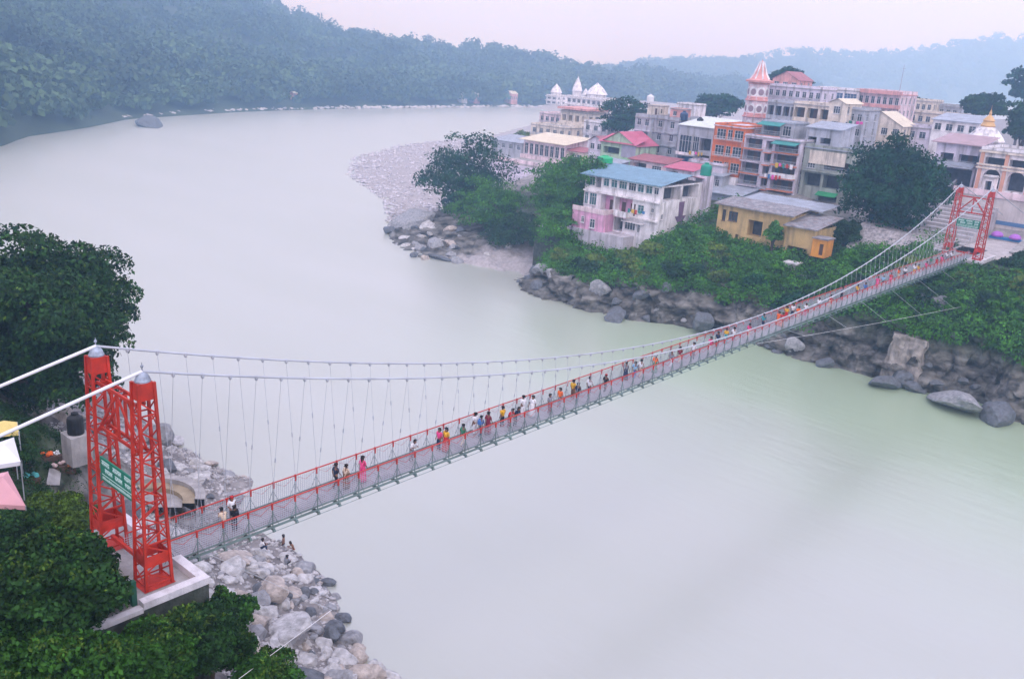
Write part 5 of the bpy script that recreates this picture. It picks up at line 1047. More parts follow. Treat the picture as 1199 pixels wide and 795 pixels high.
canopy('pale pink tent sheet over stalls at the left edge', [at(-10, 556, 13.6), at(9, 552, 13.6), at(30, 592, 12.6), at(-10, 590, 12.6)], 10.6, M('pink_sheet', (0.70, 0.36, 0.40), var=.1))
canopy('yellow striped awning above the market path', [at(-10, 496, 14.2), at(20, 494, 14.2), at(22, 505, 13.8), at(-10, 508, 13.8)], 10.2, M('yellow_sheet', (0.70, 0.55, 0.2), var=.15))
water_tank('black water tank standing at the near bank behind the red tower', *FZ(89, 507, 11.6), 11.6, .62, 1.75, BLACK)
tb = thing('tank_plinth', 'pale concrete plinth under the black water tank', 'plinth', at(89, 507, 10)); a_, l_ = FZ(89, 507, 11.6); mb = MB(); mb.box(a_-.8, a_+.8, l_-.9, l_+.9, 9.2, 11.59); obj('block', mb, CONC, tb)
for i, (x, y, nm, c, lab) in enumerate(((56, 538, 'orange', (0.75, 0.14, 0.03), 'crate of orange goods left of the pale path'), (78, 551, 'tangerine', (0.8, 0.2, 0.04), 'heap of tangerine garlands beside the path'), (63, 537, 'white_goods', (0.75, 0.75, 0.78), 'white bundle next to the orange crate'), (68, 549, 'mixed_goods', (0.6, 0.45, 0.45), 'pale bundle in front of the tangerine heap'), (36, 563, 'teal_cloth', (0.1, 0.42, 0.42), 'teal and pink cloth rack below the white canopy'), (12, 548, 'maroon_cloth', (0.32, 0.03, 0.06), 'maroon cloth hanging under the white canopy'), (26, 546, 'gold_goods', (0.6, 0.4, 0.12), 'golden trinkets on the stall under the white canopy'), (110, 713, 'flower_red', (0.7, 0.06, 0.03), 'red flower pot at the left edge of the tower platform'), (30, 538, 'blue_cloth', (0.12, 0.18, 0.36), 'dark blue bundle beside the white canopy'))):
    g_ = onground_near(x, y); p_ = P(*g_) if i != 7 else at(x, y, 15.5); t = thing('goods_stall', lab, 'market goods', p_); m_ = M(nm, c, var=.3, scale=5); mb = MB(); s_ = .34 if i != 7 else .26
    for q in range(9):
        dx, dy = _sr.uniform(-.4, .4), _sr.uniform(-.3, .3); rr_ = _sr.uniform(.10, .2)*(1 if i != 7 else .6); mb.lathe((p_[0]+dx, p_[1]+dy, p_[2]+.28+_sr.uniform(0, .12)), [(rr_*.5, 0), (rr_, rr_*.5), (rr_*.9, rr_), (rr_*.4, rr_*1.4)], 7)
    obj('goods', mb, m_, t); mb = MB(); mb.box(p_[0]-.55, p_[0]+.55, -p_[1]-.42, -p_[1]+.42, p_[2]-.25, p_[2]+.3); obj('crate', mb, BRFRAME, t)
pth = MB(); q = [P(g_[0], g_[1], g_[2]+.15) for g_ in (onground_near(54, 570), onground_near(58, 550), onground_near(72, 552), onground_near(70, 570))]; pth.quad(*q); tag(obj('market_path', pth, CONC), None, None, kind='structure')
# ------------------------------------------------------------------ boulders and gravel
def rock_mesh(name, seed, m, sub=3, flat=0.0):
    bm = bmesh.new(); bmesh.ops.create_icosphere(bm, subdivisions=sub, radius=1.0)
    g = np.random.default_rng(seed); V = np.array([v.co for v in bm.verts])
    for _ in range(15):                            # broken faces
        n_ = g.normal(size=3); n_ /= np.linalg.norm(n_); d_ = g.uniform(0.52, 0.85)
        x = V @ n_; k = x > d_; V[k] -= np.outer((x[k]-d_)*0.9, n_)
    r_ = 1+0.16*fbm(V*1.3+seed*5, 3, seed)+0.05*fbm(V*5+seed, 2, seed+5)
    V = V*r_[:, None]
    for v, c in zip(bm.verts, V): v.co = c
    me = bpy.data.meshes.new(name); bm.to_mesh(me); bm.free(); me.materials.append(m)
    return me
def rockmat(name, col): return mat(name, col, rough=0.9, var=0.3, scale=2.2, bump=0.7, bscale=5, streak=0.35, stain=(0.12, 0.11, 0.11))
RM = [rockmat('pale_boulder', (0.50, 0.485, 0.49)), rockmat('grey_boulder', (0.30, 0.30, 0.32)), rockmat('dark_boulder', (0.13, 0.14, 0.16)), rockmat('warm_boulder', (0.46, 0.40, 0.365))]
RMESH = {(i, j): rock_mesh('boulder', 100+i*10+j, RM[j]) for i in range(5) for j in range(4)}
_rk = random.Random(5)
def boulder(a, l, z, r, label, group=None, j=None, flat=0.7, el=1.0):
    j = _rk.choice((0, 0, 0, 1, 1, 3, 2)) if j is None else j
    o = bpy.data.objects.new('boulder', RMESH[(_rk.randrange(5), j)]); COL.objects.link(o)
    o.location = P(a, l, z); o.rotation_euler = (_rk.uniform(-0.4, 0.4), _rk.uniform(-0.4, 0.4), _rk.uniform(0, 6.28))
    s = r*_rk.uniform(0.85, 1.15); o.scale = (s*el, s, s*flat*_rk.uniform(0.8, 1.15))
    tag(o, label, 'boulder', group)
    return o
# named big ones (photo point, height, size, shape)
for x, y, z, r, j, fl, el, lab in (
 (368, 679, 0.05, 1.0, 2, 0.35, 1.6, 'flat dark slab lying alone in the shallow water off the boulders'),
 (345, 800, 3.0, 1.7, 2, 0.8, 1.2, 'large dark grey boulder at the bottom edge of the rocky shore'),
 (396, 798, 1.8, 1.25, 1, 0.8, 1.2, 'bluish grey boulder at the bottom edge beside the pale blocky one'),
 (428, 788, 0.7, 1.3, 3, 0.6, 1.4, 'pale blocky boulder at the waterside corner of the rocky shore'),
 (388, 745, 0.7, 0.85, 2, 1.0, 0.9, 'upright dark boulder standing at the water margin below the guy cable'),
 (275, 652, 2.6, 1.9, 3, 0.35, 1.6, 'broad flat pinkish slab just under the bridge deck'),
 (318, 690, 2.8, 1.25, 3, 0.85, 1.0, 'big warm pale boulder in the middle of the lower rock pile'),
 (302, 702, 3.3, 1.1, 1, 0.8, 1.1, 'mid grey boulder against the left of the big warm pale one'),
 (340, 735, 2.5, 1.6, 0, 0.55, 1.3, 'wide white slab in the heart of the lower rock pile'),
 (308, 672, 2.2, 0.95, 1, 0.7, 1.2, 'grey boulder beneath the slab by the bathers'),
 (186, 510, 1.6, 1.7, 1, 1.15, 0.9, 'tall brown-grey boulder right of the near tower on the upper shore'),
 (268, 556, 0.4, 1.05, 1, 0.9, 1.1, 'rounded boulder at the water edge of the upper shore'),
 (247, 542, 0.5, 0.8, 3, 0.4, 1.4, 'flat pinkish stone in the water at the upper shore'),
 (286, 560, 0.1, 0.6, 3, 0.6, 1.1, 'small pale boulder farthest out from the upper shore'),
 (482, 262, 2.2, 6.0, 1, 0.55, 1.5, 'huge grey rock outcrop at the tip of the rocky point'),
 (505, 270, 1.6, 3.0, 0, 0.7, 1.1, 'second large pale boulder behind the grey outcrop on the point'),
 (492, 291, 0.3, 1.9, 1, 0.5, 1.3, 'low dark rock standing in the water off the rocky point'),
 (484, 299, 0.2, 1.2, 2, 0.6, 1.1, 'small dark rock farthest into the water off the rocky point'),
 (518, 303, 0.1, 2.0, 2, 0.35, 1.8, 'long flat rock awash beside the sandy cove'),
 (176, 147, 0.4, 6.5, 2, 0.5, 1.7, 'dark islet rock standing off the far hazy shore'),
 (1120, 470, 1.2, 3.2, 1, 0.55, 1.7, 'broad slab rock ledge on the waterline at the right'),
 (1165, 484, 0.8, 2.2, 2, 0.6, 1.6, 'grey ledge rock at the waterline nearest the right edge'),
 (1035, 448, 0.8, 2.0, 2, 0.6, 1.5, 'broken grey rocks under the stone abutment at the water'),
 (722, 370, 0.6, 2.0, 2, 0.5, 1.7, 'low dark rock on the waterline below the hotel greenery'),
 (820, 378, 1.6, 2.2, 2, 0.9, 1.1, 'dark rock face by the deck at the far waterline')):
    a, l = FZ(x, y, z); boulder(a, l, z, r, lab, None, j, fl, el)
def strew(n, regionf, hf, rr, label, group, skew=2.2, sink=0.25, tries=12000, js=None):
    placed = []; k = 0
    while len(placed) < n and k < tries:
        k += 1; a, l = regionf(); r = rr[0]+(rr[1]-rr[0])*_rk.random()**skew
        if any((a-p[0])**2+(l-p[1])**2 < (0.55*(r+p[2]))**2 for p in placed): continue
        placed.append((a, l, r)); boulder(a, l, float(hf(a, l))+r*(0.3-sink), r, label, group, _rk.choice(js) if js else None)
def nr(lo, hi, t0, t1):
    def f():
        l = _rk.uniform(lo, hi); t = t0+(t1-t0)*_rk.random(); return float(shore_near(l))-t, l
    return f
strew(165, nr(-17, 4, -0.3, 10.5), h_near, (0.34, 1.25), 'river-worn boulder in the jumble below the near red tower', 'boulders below the near tower', skew=1.6)
strew(85, nr(-48, -19, -0.6, 11), h_near, (0.3, 1.4), 'boulder on the upper shore beyond the near end of the deck', 'boulders on the upper shore')
def pt():
    l = _rk.uniform(-128, -84); return float(shore_far(l))+_rk.uniform(-1.5, 15), l
strew(48, pt, h_town, (0.7, 2.6), 'grey boulder tumbled along the rocky point under the trees', 'boulders on the rocky point')
def lg():
    l = _rk.uniform(-72, 34); return float(shore_far(l))+_rk.uniform(-0.6, 4), l
strew(42, lg, h_town, (0.6, 2.0), 'dark ledge rock along the foot of the town cliff', 'rocks at the foot of the cliff', js=(1, 2, 2, 2))
def gravel(name, label, n, regionf, hf, rr, m, seed):
    g = random.Random(seed); base = [rock_mesh('g', 300+i, m, 1) for i in range(3)]
    Vs = [np.array([v.co for v in b.vertices]) for b in base]; Fs = [np.array([p.vertices[:] for p in b.polygons]) for b in base]
    outv = []
    for _ in range(n):
        a, l = regionf(); r = rr[0]+(rr[1]-rr[0])*g.random()**2; i = g.randrange(3)
        t = g.uniform(0, 6.28); c, s = math.cos(t), math.sin(t)
        V = Vs[i]*np.array([r*g.uniform(0.8, 1.5), r, r*0.7]); V = V @ np.array([[c, s, 0], [-s, c, 0], [0, 0, 1]]) + np.array([a, -l, float(hf(a, l))+r*0.1])
        outv.append(V[Fs[i]].reshape(-1, 3))
    tag(link(name, fastmesh(name, np.concatenate(outv), 3, m)), label, 'gravel', kind='stuff')
RM0 = rockmat('mixed_gravel', (0.46, 0.44, 0.45))
gravel('shore_gravel', 'small pale stones filling the gaps between the near boulders', 4200, nr(-50, 6, -0.2, 12), h_near, (0.08, 0.34), RM0, 1)
def sb():
    l = _rk.uniform(-270, -122); return float(shore_far(l))+(_rk.random()**1.5)*60-0.5, l
gravel('sandbar_gravel', 'pebbly stones scattered over the pale sandbar', 2600, sb, h_town, (0.3, 1.0), M('sandbar_stones', (0.5, 0.47, 0.5), island=0.35), 2)
def fs():
    x = _rk.uniform(130, 640); y = np.interp(x, [130, 200, 300, 400, 640], [141, 135, 130, 128, 126]); a, l = FZ(x, y, 0); k = _rk.uniform(1.0, 1.035); return CAM_A+(a-CAM_A)*k, CAM_L+(l-CAM_L)*k
gravel('far_shore_rocks', 'line of pale rocks along the far hazy shore', 900, fs, lambda a, l: 0.3, (0.6, 2.4), M('far_rocks', (0.55, 0.52, 0.54)), 3)
# broken curved concrete ghat
gt = thing('broken_ghat_steps', 'curved broken concrete steps lying among the upper boulders', 'steps', P(*FZ(212, 592, 4.6), 4.6))
ca, cl_ = FZ(196, 580, 5); ca -= 1.6
for k, (r0, r1, z0, z1) in enumerate(((3.6, 4.4, 3.0, 5.3), (2.6, 3.6, 3.0, 4.9), (0.2, 2.6, 3.0, 4.5))):
    mb = MB(); ts = np.linspace(-1.35, 0.75, 14)
    for t0, t1 in zip(ts[:-1], ts[1:]):
        q = [(ca+r*math.cos(t), cl_+r*math.sin(t)) for r, t in ((r0, t0), (r1, t0), (r1, t1), (r0, t1))]
        mb.quad(*[P(*p, z1) for p in q]); mb.quad(P(*q[1], z0), P(*q[2], z0), P(*q[2], z1), P(*q[1], z1)); mb.quad(P(*q[0], z0), P(*q[3], z0), P(*q[3], z1), P(*q[0], z1))
    obj('step', mb, CONC if k != 1 else M('earthy_step', (0.34, 0.27, 0.19), var=0.3), gt)
# ------------------------------------------------------------------ people
def skin_mesh(name, chains, m, sub=2):
    """chains: list of [(x, y, z, rx, ry)...]; a chain whose first point repeats an earlier point joins there"""
    verts, edges, rad, idx = [], [], [], {}
    for ch in chains:
        prev = None
        for (x, y, z, rx, ry) in ch:
            key = (round(x, 3), round(y, 3), round(z, 3))
            if key not in idx: idx[key] = len(verts); verts.append((x, y, z)); rad.append((rx, ry))
            i = idx[key]
            if prev is not None and prev != i: edges.append((prev, i))
            prev = i
    me = bpy.data.meshes.new(name); me.from_pydata(verts, edges, []); o = bpy.data.objects.new(name, me); COL.objects.link(o)
    sk = o.modifiers.new('skin', 'SKIN'); sk.use_smooth_shade = True
    for i, r in enumerate(rad): me.skin_vertices[0].data[i].radius = r; me.skin_vertices[0].data[i].use_root = (i == 0)
    s = o.modifiers.new('sub', 'SUBSURF'); s.levels = sub; s.render_levels = sub
    dg = bpy.context.evaluated_depsgraph_get(); dg.update()
    res = bpy.data.meshes.new_from_object(o.evaluated_get(dg)); res.name = name
    bpy.data.objects.remove(o); bpy.data.meshes.remove(me)
    res.materials.clear(); res.materials.append(m)
    return res
SKIN = mat('brown_skin', (0.24, 0.12, 0.075), rough=0.6, var=0.05)
HAIR = mat('black_hair', (0.012, 0.01, 0.01), rough=0.6, var=0.1)
CLOTHES = {k: mat('cloth_'+k, c, rough=0.9, var=0.1, scale=4) for k, c in dict(
 white=(0.78, 0.77, 0.8), pink=(0.80, 0.07, 0.24), red=(0.55, 0.03, 0.03), yellow=(0.75, 0.42, 0.03), orange=(0.85, 0.16, 0.03), blue=(0.06, 0.16, 0.42),
 lightblue=(0.28, 0.48, 0.68), navy=(0.02, 0.03, 0.07), black=(0.015, 0.015, 0.02), grey=(0.25, 0.26, 0.3), green=(0.05, 0.22, 0.12), teal=(0.04, 0.3, 0.34), cream=(0.7, 0.55, 0.42), maroon=(0.24, 0.02, 0.05), brown=(0.2, 0.1, 0.05)).items()}
def pose(kind):
    """joints of a 1.68 m figure facing +X"""
    J = dict(pel=(0, 0, 0.92), wai=(0, 0, 1.06), che=(0, 0, 1.27), nk=(0.01, 0, 1.43), hd=(0.03, 0, 1.57), tp=(0.02, 0, 1.66))
    if kind == 'walk':
        L_ = [(0, 0.09, 0.88), (0.14, 0.09, 0.49), (0.20, 0.09, 0.08), (0.33, 0.09, 0.03)]; R_ = [(0, -0.09, 0.88), (-0.02, -0.09, 0.47), (-0.28, -0.09, 0.13), (-0.17, -0.09, 0.03)]
        LA = [(0, 0.19, 1.38), (-0.09, 0.22, 1.12), (-0.05, 0.21, 0.88)]; RA = [(0, -0.19, 1.38), (0.09, -0.22, 1.12), (0.22, -0.2, 0.93)]
    elif kind == 'lean':
        for k, dx in dict(wai=0.05, che=0.14, nk=0.22, hd=0.29, tp=0.29).items(): J[k] = (J[k][0]+dx, 0, J[k][2]-dx*0.12)
        L_ = [(0, 0.09, 0.88), (0.03, 0.1, 0.47), (-0.02, 0.1, 0.08), (0.12, 0.1, 0.03)]; R_ = [(0, -0.09, 0.88), (0.05, -0.1, 0.48), (-0.06, -0.1, 0.08), (0.08, -0.1, 0.03)]
        LA = [(0.16, 0.19, 1.35), (0.24, 0.24, 1.13), (0.45, 0.12, 1.2)]; RA = [(0.16, -0.19, 1.35), (0.24, -0.24, 1.13), (0.45, -0.12, 1.2)]
    elif kind == 'sit':
        for k in J: J[k] = (J[k][0], 0, J[k][2]-0.62)
        J = {k: (v[0]+(0.12 if k in ('che', 'nk', 'hd', 'tp') else 0), 0, v[2]) for k, v in J.items()}
        L_ = [(0, 0.1, 0.27), (0.36, 0.14, 0.5), (0.42, 0.12, 0.09), (0.56, 0.12, 0.04)]; R_ = [(0, -0.1, 0.27), (0.36, -0.14, 0.48), (0.40, -0.12, 0.09), (0.54, -0.12, 0.04)]
        LA = [(0.1, 0.19, 0.76), (0.22, 0.24, 0.55), (0.4, 0.12, 0.55)]; RA = [(0.1, -0.19, 0.76), (0.22, -0.24, 0.55), (0.4, -0.12, 0.55)]
    else:
        L_ = [(0, 0.09, 0.88), (0.03, 0.1, 0.47), (-0.02, 0.1, 0.08), (0.12, 0.11, 0.03)]; R_ = [(0, -0.09, 0.88), (0.03, -0.1, 0.47), (-0.02, -0.1, 0.08), (0.12, -0.11, 0.03)]
        LA = [(0, 0.19, 1.38), (-0.02, 0.24, 1.12), (0.06, 0.22, 0.88)]; RA = [(0, -0.19, 1.38), (0.0, -0.24, 1.12), (0.14, -0.16, 0.98)]
    return J, L_, R_, LA, RA
def R5(p, r, r2=None): return (*p, r, r2 or r)
PM = {}
for kind in ('stand', 'walk', 'lean', 'sit'):
    J, L_, R_, LA, RA = pose(kind)
    h = J['hd']; ch = [[R5(J['pel'], .15, .11), R5(J['wai'], .125, .10), R5(J['che'], .145, .105), R5(J['nk'], .058), R5((h[0]-.01, 0, h[2]-.06), .075), R5(h, .092), R5(J['tp'], .062)]]
    for leg in (L_, R_): ch.append([R5(J['pel'], .15, .11), R5(leg[0], .088), R5(leg[1], .058), R5(leg[2], .04), R5(leg[3], .035)])
    for arm in (LA, RA):
        wv = Vector(arm[2])-Vector(arm[1]); wv.normalize(); hp = Vector(arm[2])+wv*0.09; sd = Vector((0, 1 if arm is LA else -1, 0)); fw = wv
        ch.append([R5(J['che'], .145, .105), R5(arm[0], .058), R5(arm[1], .042), R5(arm[2], .027), R5(tuple(hp), .033, .02)])
        ac = wv.cross(Vector((0, 0, 1))) if abs(wv.z) < 0.8 else Vector((1, 0, 0)); ac.normalize()
        for q, ln in ((-0.028, .075), (-0.009, .09), (0.01, .085), (0.028, .065)):
            b_ = hp+ac*q; ch.append([R5(tuple(hp), .033, .02), R5(tuple(b_+wv*0.04), .0095), R5(tuple(b_+wv*ln+Vector((0, 0, -0.012))), .008)])
        ch.append([R5(arm[2], .027), R5(tuple(Vector(arm[2])+wv*0.05+ac*0.05), .011), R5(tuple(Vector(arm[2])+wv*0.095+ac*0.055), .009)])
    ch.append([R5(h, .092), R5((h[0]+.10, 0, h[2]-.015), .016)])
    for s in (-1, 1): ch.append([R5(h, .092), R5((h[0]-.005, s*.098, h[2]-.01), .02, .012)])
    PM[kind, 'body'] = skin_mesh('person', ch, SKIN, 1)
    t = .03
    sh = [[R5((J['pel'][0], 0, J['pel'][2]-.02), .175, .14), R5(J['wai'], .16, .135), R5(J['che'], .172, .137), R5((J['nk'][0], 0, J['nk'][2]-.03), .085)]]
    for arm in (LA, RA):
        md = tuple(Vector(arm[0]).lerp(Vector(arm[1]), 0.95)); sh.append([R5(J['che'], .172, .137), R5(arm[0], .085), R5(md, .07)])
    PM[kind, 'shirt'] = skin_mesh('shirt', sh, CLOTHES['white'], 1)
    tr = [[R5((J['pel'][0], 0, J['pel'][2]+.03), .16, .125), R5((J['pel'][0], 0, J['pel'][2]-.04), .17, .135)]]
    for leg in (L_, R_): tr.append([R5((J['pel'][0], 0, J['pel'][2]-.04), .17, .135), R5(leg[0], .112), R5(leg[1], .085), R5(leg[2], .07)])
    PM[kind, 'trousers'] = skin_mesh('trousers', tr, CLOTHES['navy'], 1)
    p = J['pel']
    if kind != 'sit':
        sk = MB(); sk.lathe((p[0]+.02, 0, 0), [(.27, .06), (.25, .3), (.21, .6), (.185, .85), (.165, 1.0), (.16, 1.08)], 14, 1.0, 0.95)
        sa = sk.mesh('skirt', CLOTHES['pink'])
        for f_ in sa.polygons: f_.use_smooth = True
        PM[kind, 'skirt'] = sa
        dr = [[R5((p[0], .1, p[2]+.15), .13, .06), R5((J['che'][0]+.10, .02, J['che'][2]), .12, .045), R5((J['nk'][0]-.02, -.14, J['nk'][2]-.02), .07, .05), R5((J['che'][0]-.15, -.12, J['che'][2]-.15), .12, .03), R5((p[0]-.19, -.08, p[2]-.1), .15, .02)]]
        PM[kind, 'drape'] = skin_mesh('drape', dr, CLOTHES['pink'], 1)
    hr = [[R5((h[0]-.02, 0, h[2]+.03), .105, .10), R5((h[0]-.015, 0, h[2]+.075), .085)], [R5((h[0]-.02, 0, h[2]+.03), .105, .10), R5((h[0]-.065, 0, h[2]-.04), .06)]]
    PM[kind, 'hair'] = skin_mesh('hair', hr, HAIR, 1)
    bn = [[R5((h[0]-.1, 0, h[2]-.01), .05), R5((h[0]-.11, 0, h[2]-.25), .05, .03)], [R5((h[0]-.1, 0, h[2]-.01), .05), R5((h[0]-.12, 0, h[2]-.0), .04)]]
    PM[kind, 'long_hair'] = skin_mesh('long_hair', bn, HAIR, 1)
for me in PM.values():
    for f_ in me.polygons: f_.use_smooth = True
def add(nm, me, m, root):
    o = bpy.data.objects.new(nm, me); COL.objects.link(o); o.parent = root
    if m is not None: o.material_slots[0].link = 'OBJECT'; o.material_slots[0].material = m
    return o
BAG = MB(); BAG.lathe((-0.22, 0, 1.02), [(.06, 0), (.13, .04), (.15, .2), (.13, .36), (.05, .4)], 10, 0.75, 1.1); BAGM = BAG.mesh('backpack', CLOTHES['black'])
SCARF = MB(); SCARF.lathe((0.01, 0, 1.60), [(.10, -.02), (.118, .03), (.10, .10), (.04, .13)], 12); SCARFM = SCARF.mesh('turban', CLOTHES['red'])
def person(x, y, l, kind, top, bottom, label, face=0.0, hgt=1.66, lon=False, sari=False, bag=None, turban=None, z=None, bare=False, group=None):
    """standing where the line of sight through the photo point meets the deck strip l = const"""
    if z is None: a, _ = FL(x, y, l); z = ZF+0.012
    else: a, l = FZ(x, y, z)
    root = bpy.data.objects.new('person', PM[kind, 'body']); COL.objects.link(root)
    root.location = P(a, l, z); root.rotation_euler = (0, 0, face); root.scale = (hgt/1.68,)*3
    tag(root, label, 'person', group)
    if not bare: add('shirt', PM[kind, 'shirt'], CLOTHES[top], root)
    if sari: add('skirt', PM[kind, 'skirt'], CLOTHES[bottom], root); add('drape', PM[kind, 'drape'], CLOTHES[top], root)
    else: add('trousers', PM[kind, 'trousers'], CLOTHES[bottom], root)
    add('hair', PM[kind, 'hair'], None, root)
    if lon: add('long_hair', PM[kind, 'long_hair'], None, root)
    if bag: add('backpack', BAGM, CLOTHES[bag], root)
    if turban: add('turban', SCARFM, CLOTHES[turban], root)
    return root
F_, B_, LFT, RGT = 0.0, PI, PI/2, -PI/2         # facing along the bridge, back, upstream, downstream
PEOPLE = [  # x, y at the waist of the figure in the photo, strip, ...
 (263, 600, 0.35, 'lean', 'cream', 'grey', 'person in a cream shirt leaning by the near end of the deck', LFT, dict()),
 (275, 600, 0.45, 'stand', 'black', 'black', 'person with a black backpack near the near end of the deck', LFT, dict(bag='black')),
 (272, 594, -0.45, 'stand', 'white', 'grey', 'person in white with a red turban facing the two at the near end', RGT, dict(turban='red')),
 (393, 551, -0.2, 'walk', 'navy', 'black', 'dark-clothed person walking ahead of the pink sari', F_, dict()),
 (405, 554, 0.25, 'walk', 'cream', 'brown', 'person in tan clothes walking beside the dark figure', F_, dict(sari=True)),
 (424, 551, 0.2, 'walk', 'pink', 'pink', 'woman in a bright pink sari walking on the bridge', F_, dict(sari=True, lon=True)),
 (482, 518, 0.0, 'lean', 'white', 'grey', 'person in a white shirt and grey trousers leaning over the railing', RGT, dict()),
 (514, 505, -0.1, 'stand', 'pink', 'navy', 'person in a pink top and dark jeans beside a red sari', B_, dict()),
 (522, 507, 0.3, 'stand', 'yellow', 'red', 'woman in a yellow blouse and red sari skirt', B_, dict(sari=True, lon=True)),
 (556, 491, -0.4, 'stand', 'white', 'white', 'person all in white at the upstream rail beside the blue backpack', LFT, dict()),
 (563, 489, 0.1, 'walk', 'blue', 'navy', 'person with a blue backpack and navy trousers', F_, dict(bag='blue')),
 (571, 489, 0.1, 'walk', 'maroon', 'maroon', 'person in maroon next to the blue backpack', F_, dict(sari=True)),
 (588, 480, -0.1, 'stand', 'yellow', 'black', 'person in a yellow shirt and black trousers mid bridge', LFT, dict()),
 (596, 482, 0.35, 'lean', 'red', 'maroon', 'person in a dark red shirt bending at the downstream rail', RGT, dict()),
 (603, 481, 0.45, 'lean', 'navy', 'black', 'person in navy bending at the downstream rail', RGT, dict()),
 (612, 469, -0.45, 'stand', 'white', 'white', 'person in white at the upstream rail, first of a white-clad pair', LFT, dict()),
 (623, 470, 0.0, 'walk', 'white', 'white', 'person in a long white robe turned towards the near bank', B_, dict(sari=True)),
 (643, 466, 0.45, 'stand', 'grey', 'maroon', 'person in grey top and maroon trousers standing alone at the rail', RGT, dict()),
 (670, 455, -0.35, 'stand', 'yellow', 'brown', 'person in a yellow top half hidden by a navy figure', F_, dict()),
 (676, 452, 0.3, 'walk', 'navy', 'navy', 'person dressed all in navy walking mid bridge', F_, dict()),
 (690, 443, 0.1, 'walk', 'white', 'navy', 'person in white shirt and navy trousers ahead of the navy figure', F_, dict()),
 (709, 436, 0.35, 'walk', 'black', 'black', 'person in black with a red turban walking by white shoes', F_, dict(turban='red')),
 (743, 426, 0.1, 'walk', 'lightblue', 'blue', 'person in light blue top and blue trousers', F_, dict()),
 (750, 424, 0.1, 'walk', 'white', 'cream', 'person in white shirt and cream trousers behind the light blue one', F_, dict()),
 (767, 416, 0.2, 'walk', 'orange', 'green', 'woman in orange with a green skirt on the far half', F_, dict(sari=True)),
 (786, 409, 0.3, 'walk', 'grey', 'white', 'person in grey top with an orange turban and white trousers', F_, dict(turban='orange')),
 (832, 393, 0.45, 'stand', 'pink', 'white', 'person in a pale pink shawl leading the group past mid span', B_, dict(lon=True)),
 (840, 390, -0.1, 'stand', 'navy', 'black', 'dark figure squeezed behind the pale pink shawl', B_, dict()),
 (850, 385, -0.3, 'walk', 'yellow', 'teal', 'person in yellow above a teal skirt past mid span', B_, dict(sari=True)),
 (859, 385, 0.1, 'walk', 'white', 'maroon', 'person in white top and maroon trousers past mid span', F_, dict()),
 (877, 379, 0.3, 'walk', 'pink', 'cream', 'person in a pink top walking alone past mid span', F_, dict()),
 (911, 368, 0.0, 'stand', 'orange', 'orange', 'woman in an orange sari in the bright cluster', B_, dict(sari=True)),
 (916, 366, 0.45, 'stand', 'red', 'orange', 'woman in a red blouse and orange skirt in the bright cluster', B_, dict(sari=True)),
 (920, 364, -0.35, 'stand', 'yellow', 'red', 'person in yellow and red in the bright cluster', B_, dict(sari=True)),
 (928, 358, -0.35, 'stand', 'white', 'navy', 'white-shirted person at the back of the bright cluster', B_, dict()),
 (934, 362, 0.4, 'walk', 'orange', 'cream', 'person in an orange shirt at the head of the bright cluster', B_, dict()),
 (943, 357, 0.2, 'stand', 'white', 'pink', 'person in white and pink ahead of the bright cluster', B_, dict()),
 (1026, 332, 0.1, 'stand', 'pink', 'pink', 'woman in pink first of the group approaching the far tower', B_, dict(sari=True)),
 (1033, 327, 0.0, 'walk', 'lightblue', 'navy', 'person in light blue among the group approaching the far tower', B_, dict(lon=True)),
 (1042, 325, 0.1, 'walk', 'red', 'pink', 'woman in a red sari among the group approaching the far tower', B_, dict(sari=True)),
 (1069, 318, 0.0, 'walk', 'white', 'yellow', 'person in white and yellow between two groups near the far tower', F_, dict()),
 (1074, 315, 0.3, 'walk', 'yellow', 'white', 'person in yellow and white between two groups near the far tower', F_, dict()),
 (1095, 309, 0.2, 'walk', 'red', 'red', 'woman in a full red sari nearest the far tower', F_, dict(sari=True)),
 (1101, 307, 0.3, 'walk', 'pink', 'red', 'woman in pink and red nearest the far tower', F_, dict(sari=True)),
 (1107, 303, -0.3, 'walk', 'white', 'grey', 'person in white and grey nearest the far tower', F_, dict()),
 (1113, 302, 0.2, 'walk', 'white', 'navy', 'person in white and navy stepping off at the far tower', F_, dict()),
]
_ex = ((893, 373, 'teal', 'person in a teal top walking just before the orange cluster'), (958, 352, 'white', 'person in white walking just past the orange cluster'), (972, 348, 'red', 'person in a red top walking well past the orange cluster'), (985, 343, 'grey', 'person in a plain grey top on the empty far stretch'), (1003, 338, 'yellow', 'person in a yellow top on the far stretch'), (1012, 335, 'blue', 'person in a blue top just before the pink sari group'), (1050, 324, 'orange', 'person in an orange top just past the red sari'), (1058, 321, 'white', 'person in white before the white and yellow pair'), (1083, 314, 'pink', 'person in a pink top just past the white and yellow pair'), (1088, 311, 'green', 'person in a green top close to the far tower'), (796, 405, 'maroon', 'person in a maroon top just past the orange turban'), (812, 400, 'white', 'person in white alone just before mid span'), (732, 430, 'grey', 'person in grey just behind the light blue figure'), (655, 460, 'orange', 'person in an orange top near the lone grey figure'), (542, 496, 'green', 'person in a green top between the red sari and the blue backpack'))
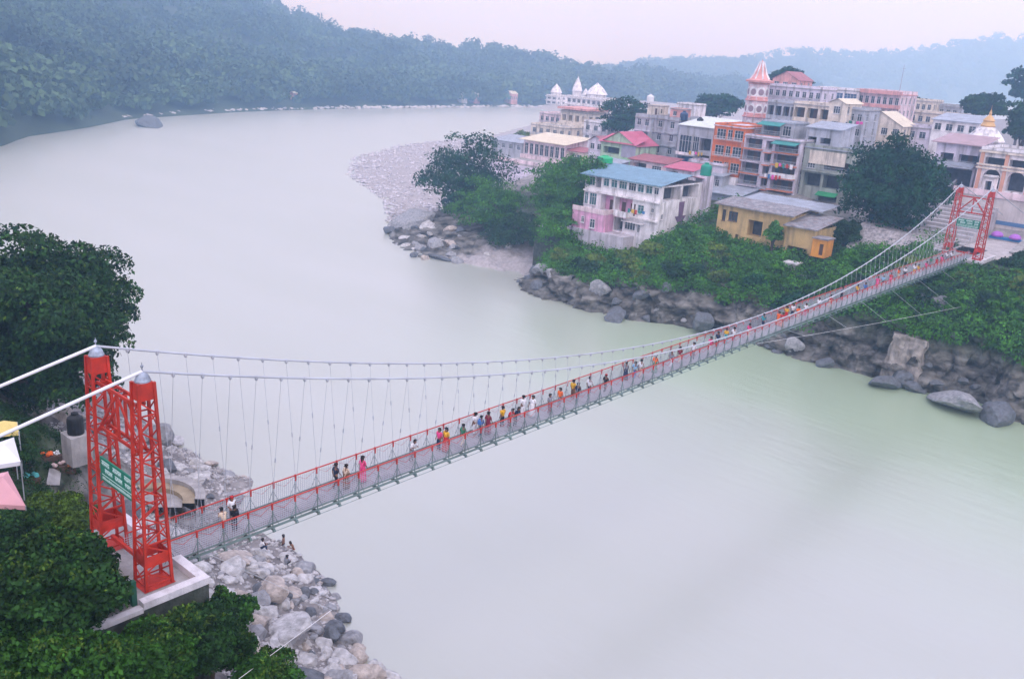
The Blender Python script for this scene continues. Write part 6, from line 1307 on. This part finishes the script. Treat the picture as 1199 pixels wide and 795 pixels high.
for k_, (x_, y_, c_, lb_) in enumerate(_ex):
    PEOPLE.append((x_, y_, (-.4, .1, .4)[k_ % 3], ('walk', 'stand')[k_ % 2], c_, ('navy', 'grey', 'cream', 'black')[k_ % 4], lb_, (F_, B_)[k_ % 2], dict(sari=(k_ % 5 == 2))))
for x, y, l, kd, tp, bt, lab, fc, kw in PEOPLE:
    a, z = FL(x, y, l); d_ = (a-CAM_A); sc = FPX/math.hypot(d_*CF[0]+(l-CAM_L)*CF[1], 0.01)
    person(x, y+0.80*sc*0.93, l, kd, tp, bt, lab, fc, _rk.uniform(1.55, 1.74), **kw)
# people at the water
person(306, 644, 0, 'sit', 'white', 'navy', 'person in a white shirt sitting on the slab by the water', -0.4, z=1.6)
person(332, 646, 0, 'stand', 'white', 'navy', 'bare-chested bather standing upright in the shallows', 2.2, z=-0.75, bare=True)
person(344, 653, 0, 'lean', 'white', 'red', 'bather stooping knee-deep in the shallows farther out', 2.8, z=-0.85, bare=True)
person(335, 664, 0, 'sit', 'grey', 'black', 'person in grey crouching on the rocks at the water edge', 0.2, z=0.5)
# ------------------------------------------------------------------ haze
hz = bpy.data.materials.new('haze_air'); hz.use_nodes = True; n = hz.node_tree; n.nodes.clear()
ho = n.nodes.new('ShaderNodeOutputMaterial'); pv = n.nodes.new('ShaderNodeVolumePrincipled')
pv.inputs['Color'].default_value = (0.42, 0.68, 1.0, 1); pv.inputs['Density'].default_value = HAZE_DENSITY; pv.inputs['Absorption Color'].default_value = (1, 1, 1, 1); pv.inputs['Anisotropy'].default_value = 0.7
n.links.new(pv.outputs[0], ho.inputs['Volume'])
mb = MB(); x0, x1, y0, y1, z0, z1 = -420, 2620, -520, 2620, -6, HAZE_TOP
c = [(x, y, z) for z in (z0, z1) for x, y in ((x0, y0), (x1, y0), (x1, y1), (x0, y1))]; mb.v = c; mb.f = [(3,2,1,0), (4,5,6,7), (0,1,5,4), (1,2,6,5), (2,3,7,6), (3,0,4,7)]
hzo = obj('haze', mb, hz); tag(hzo, 'pale blue haze hanging over the river valley', 'haze', kind='stuff')
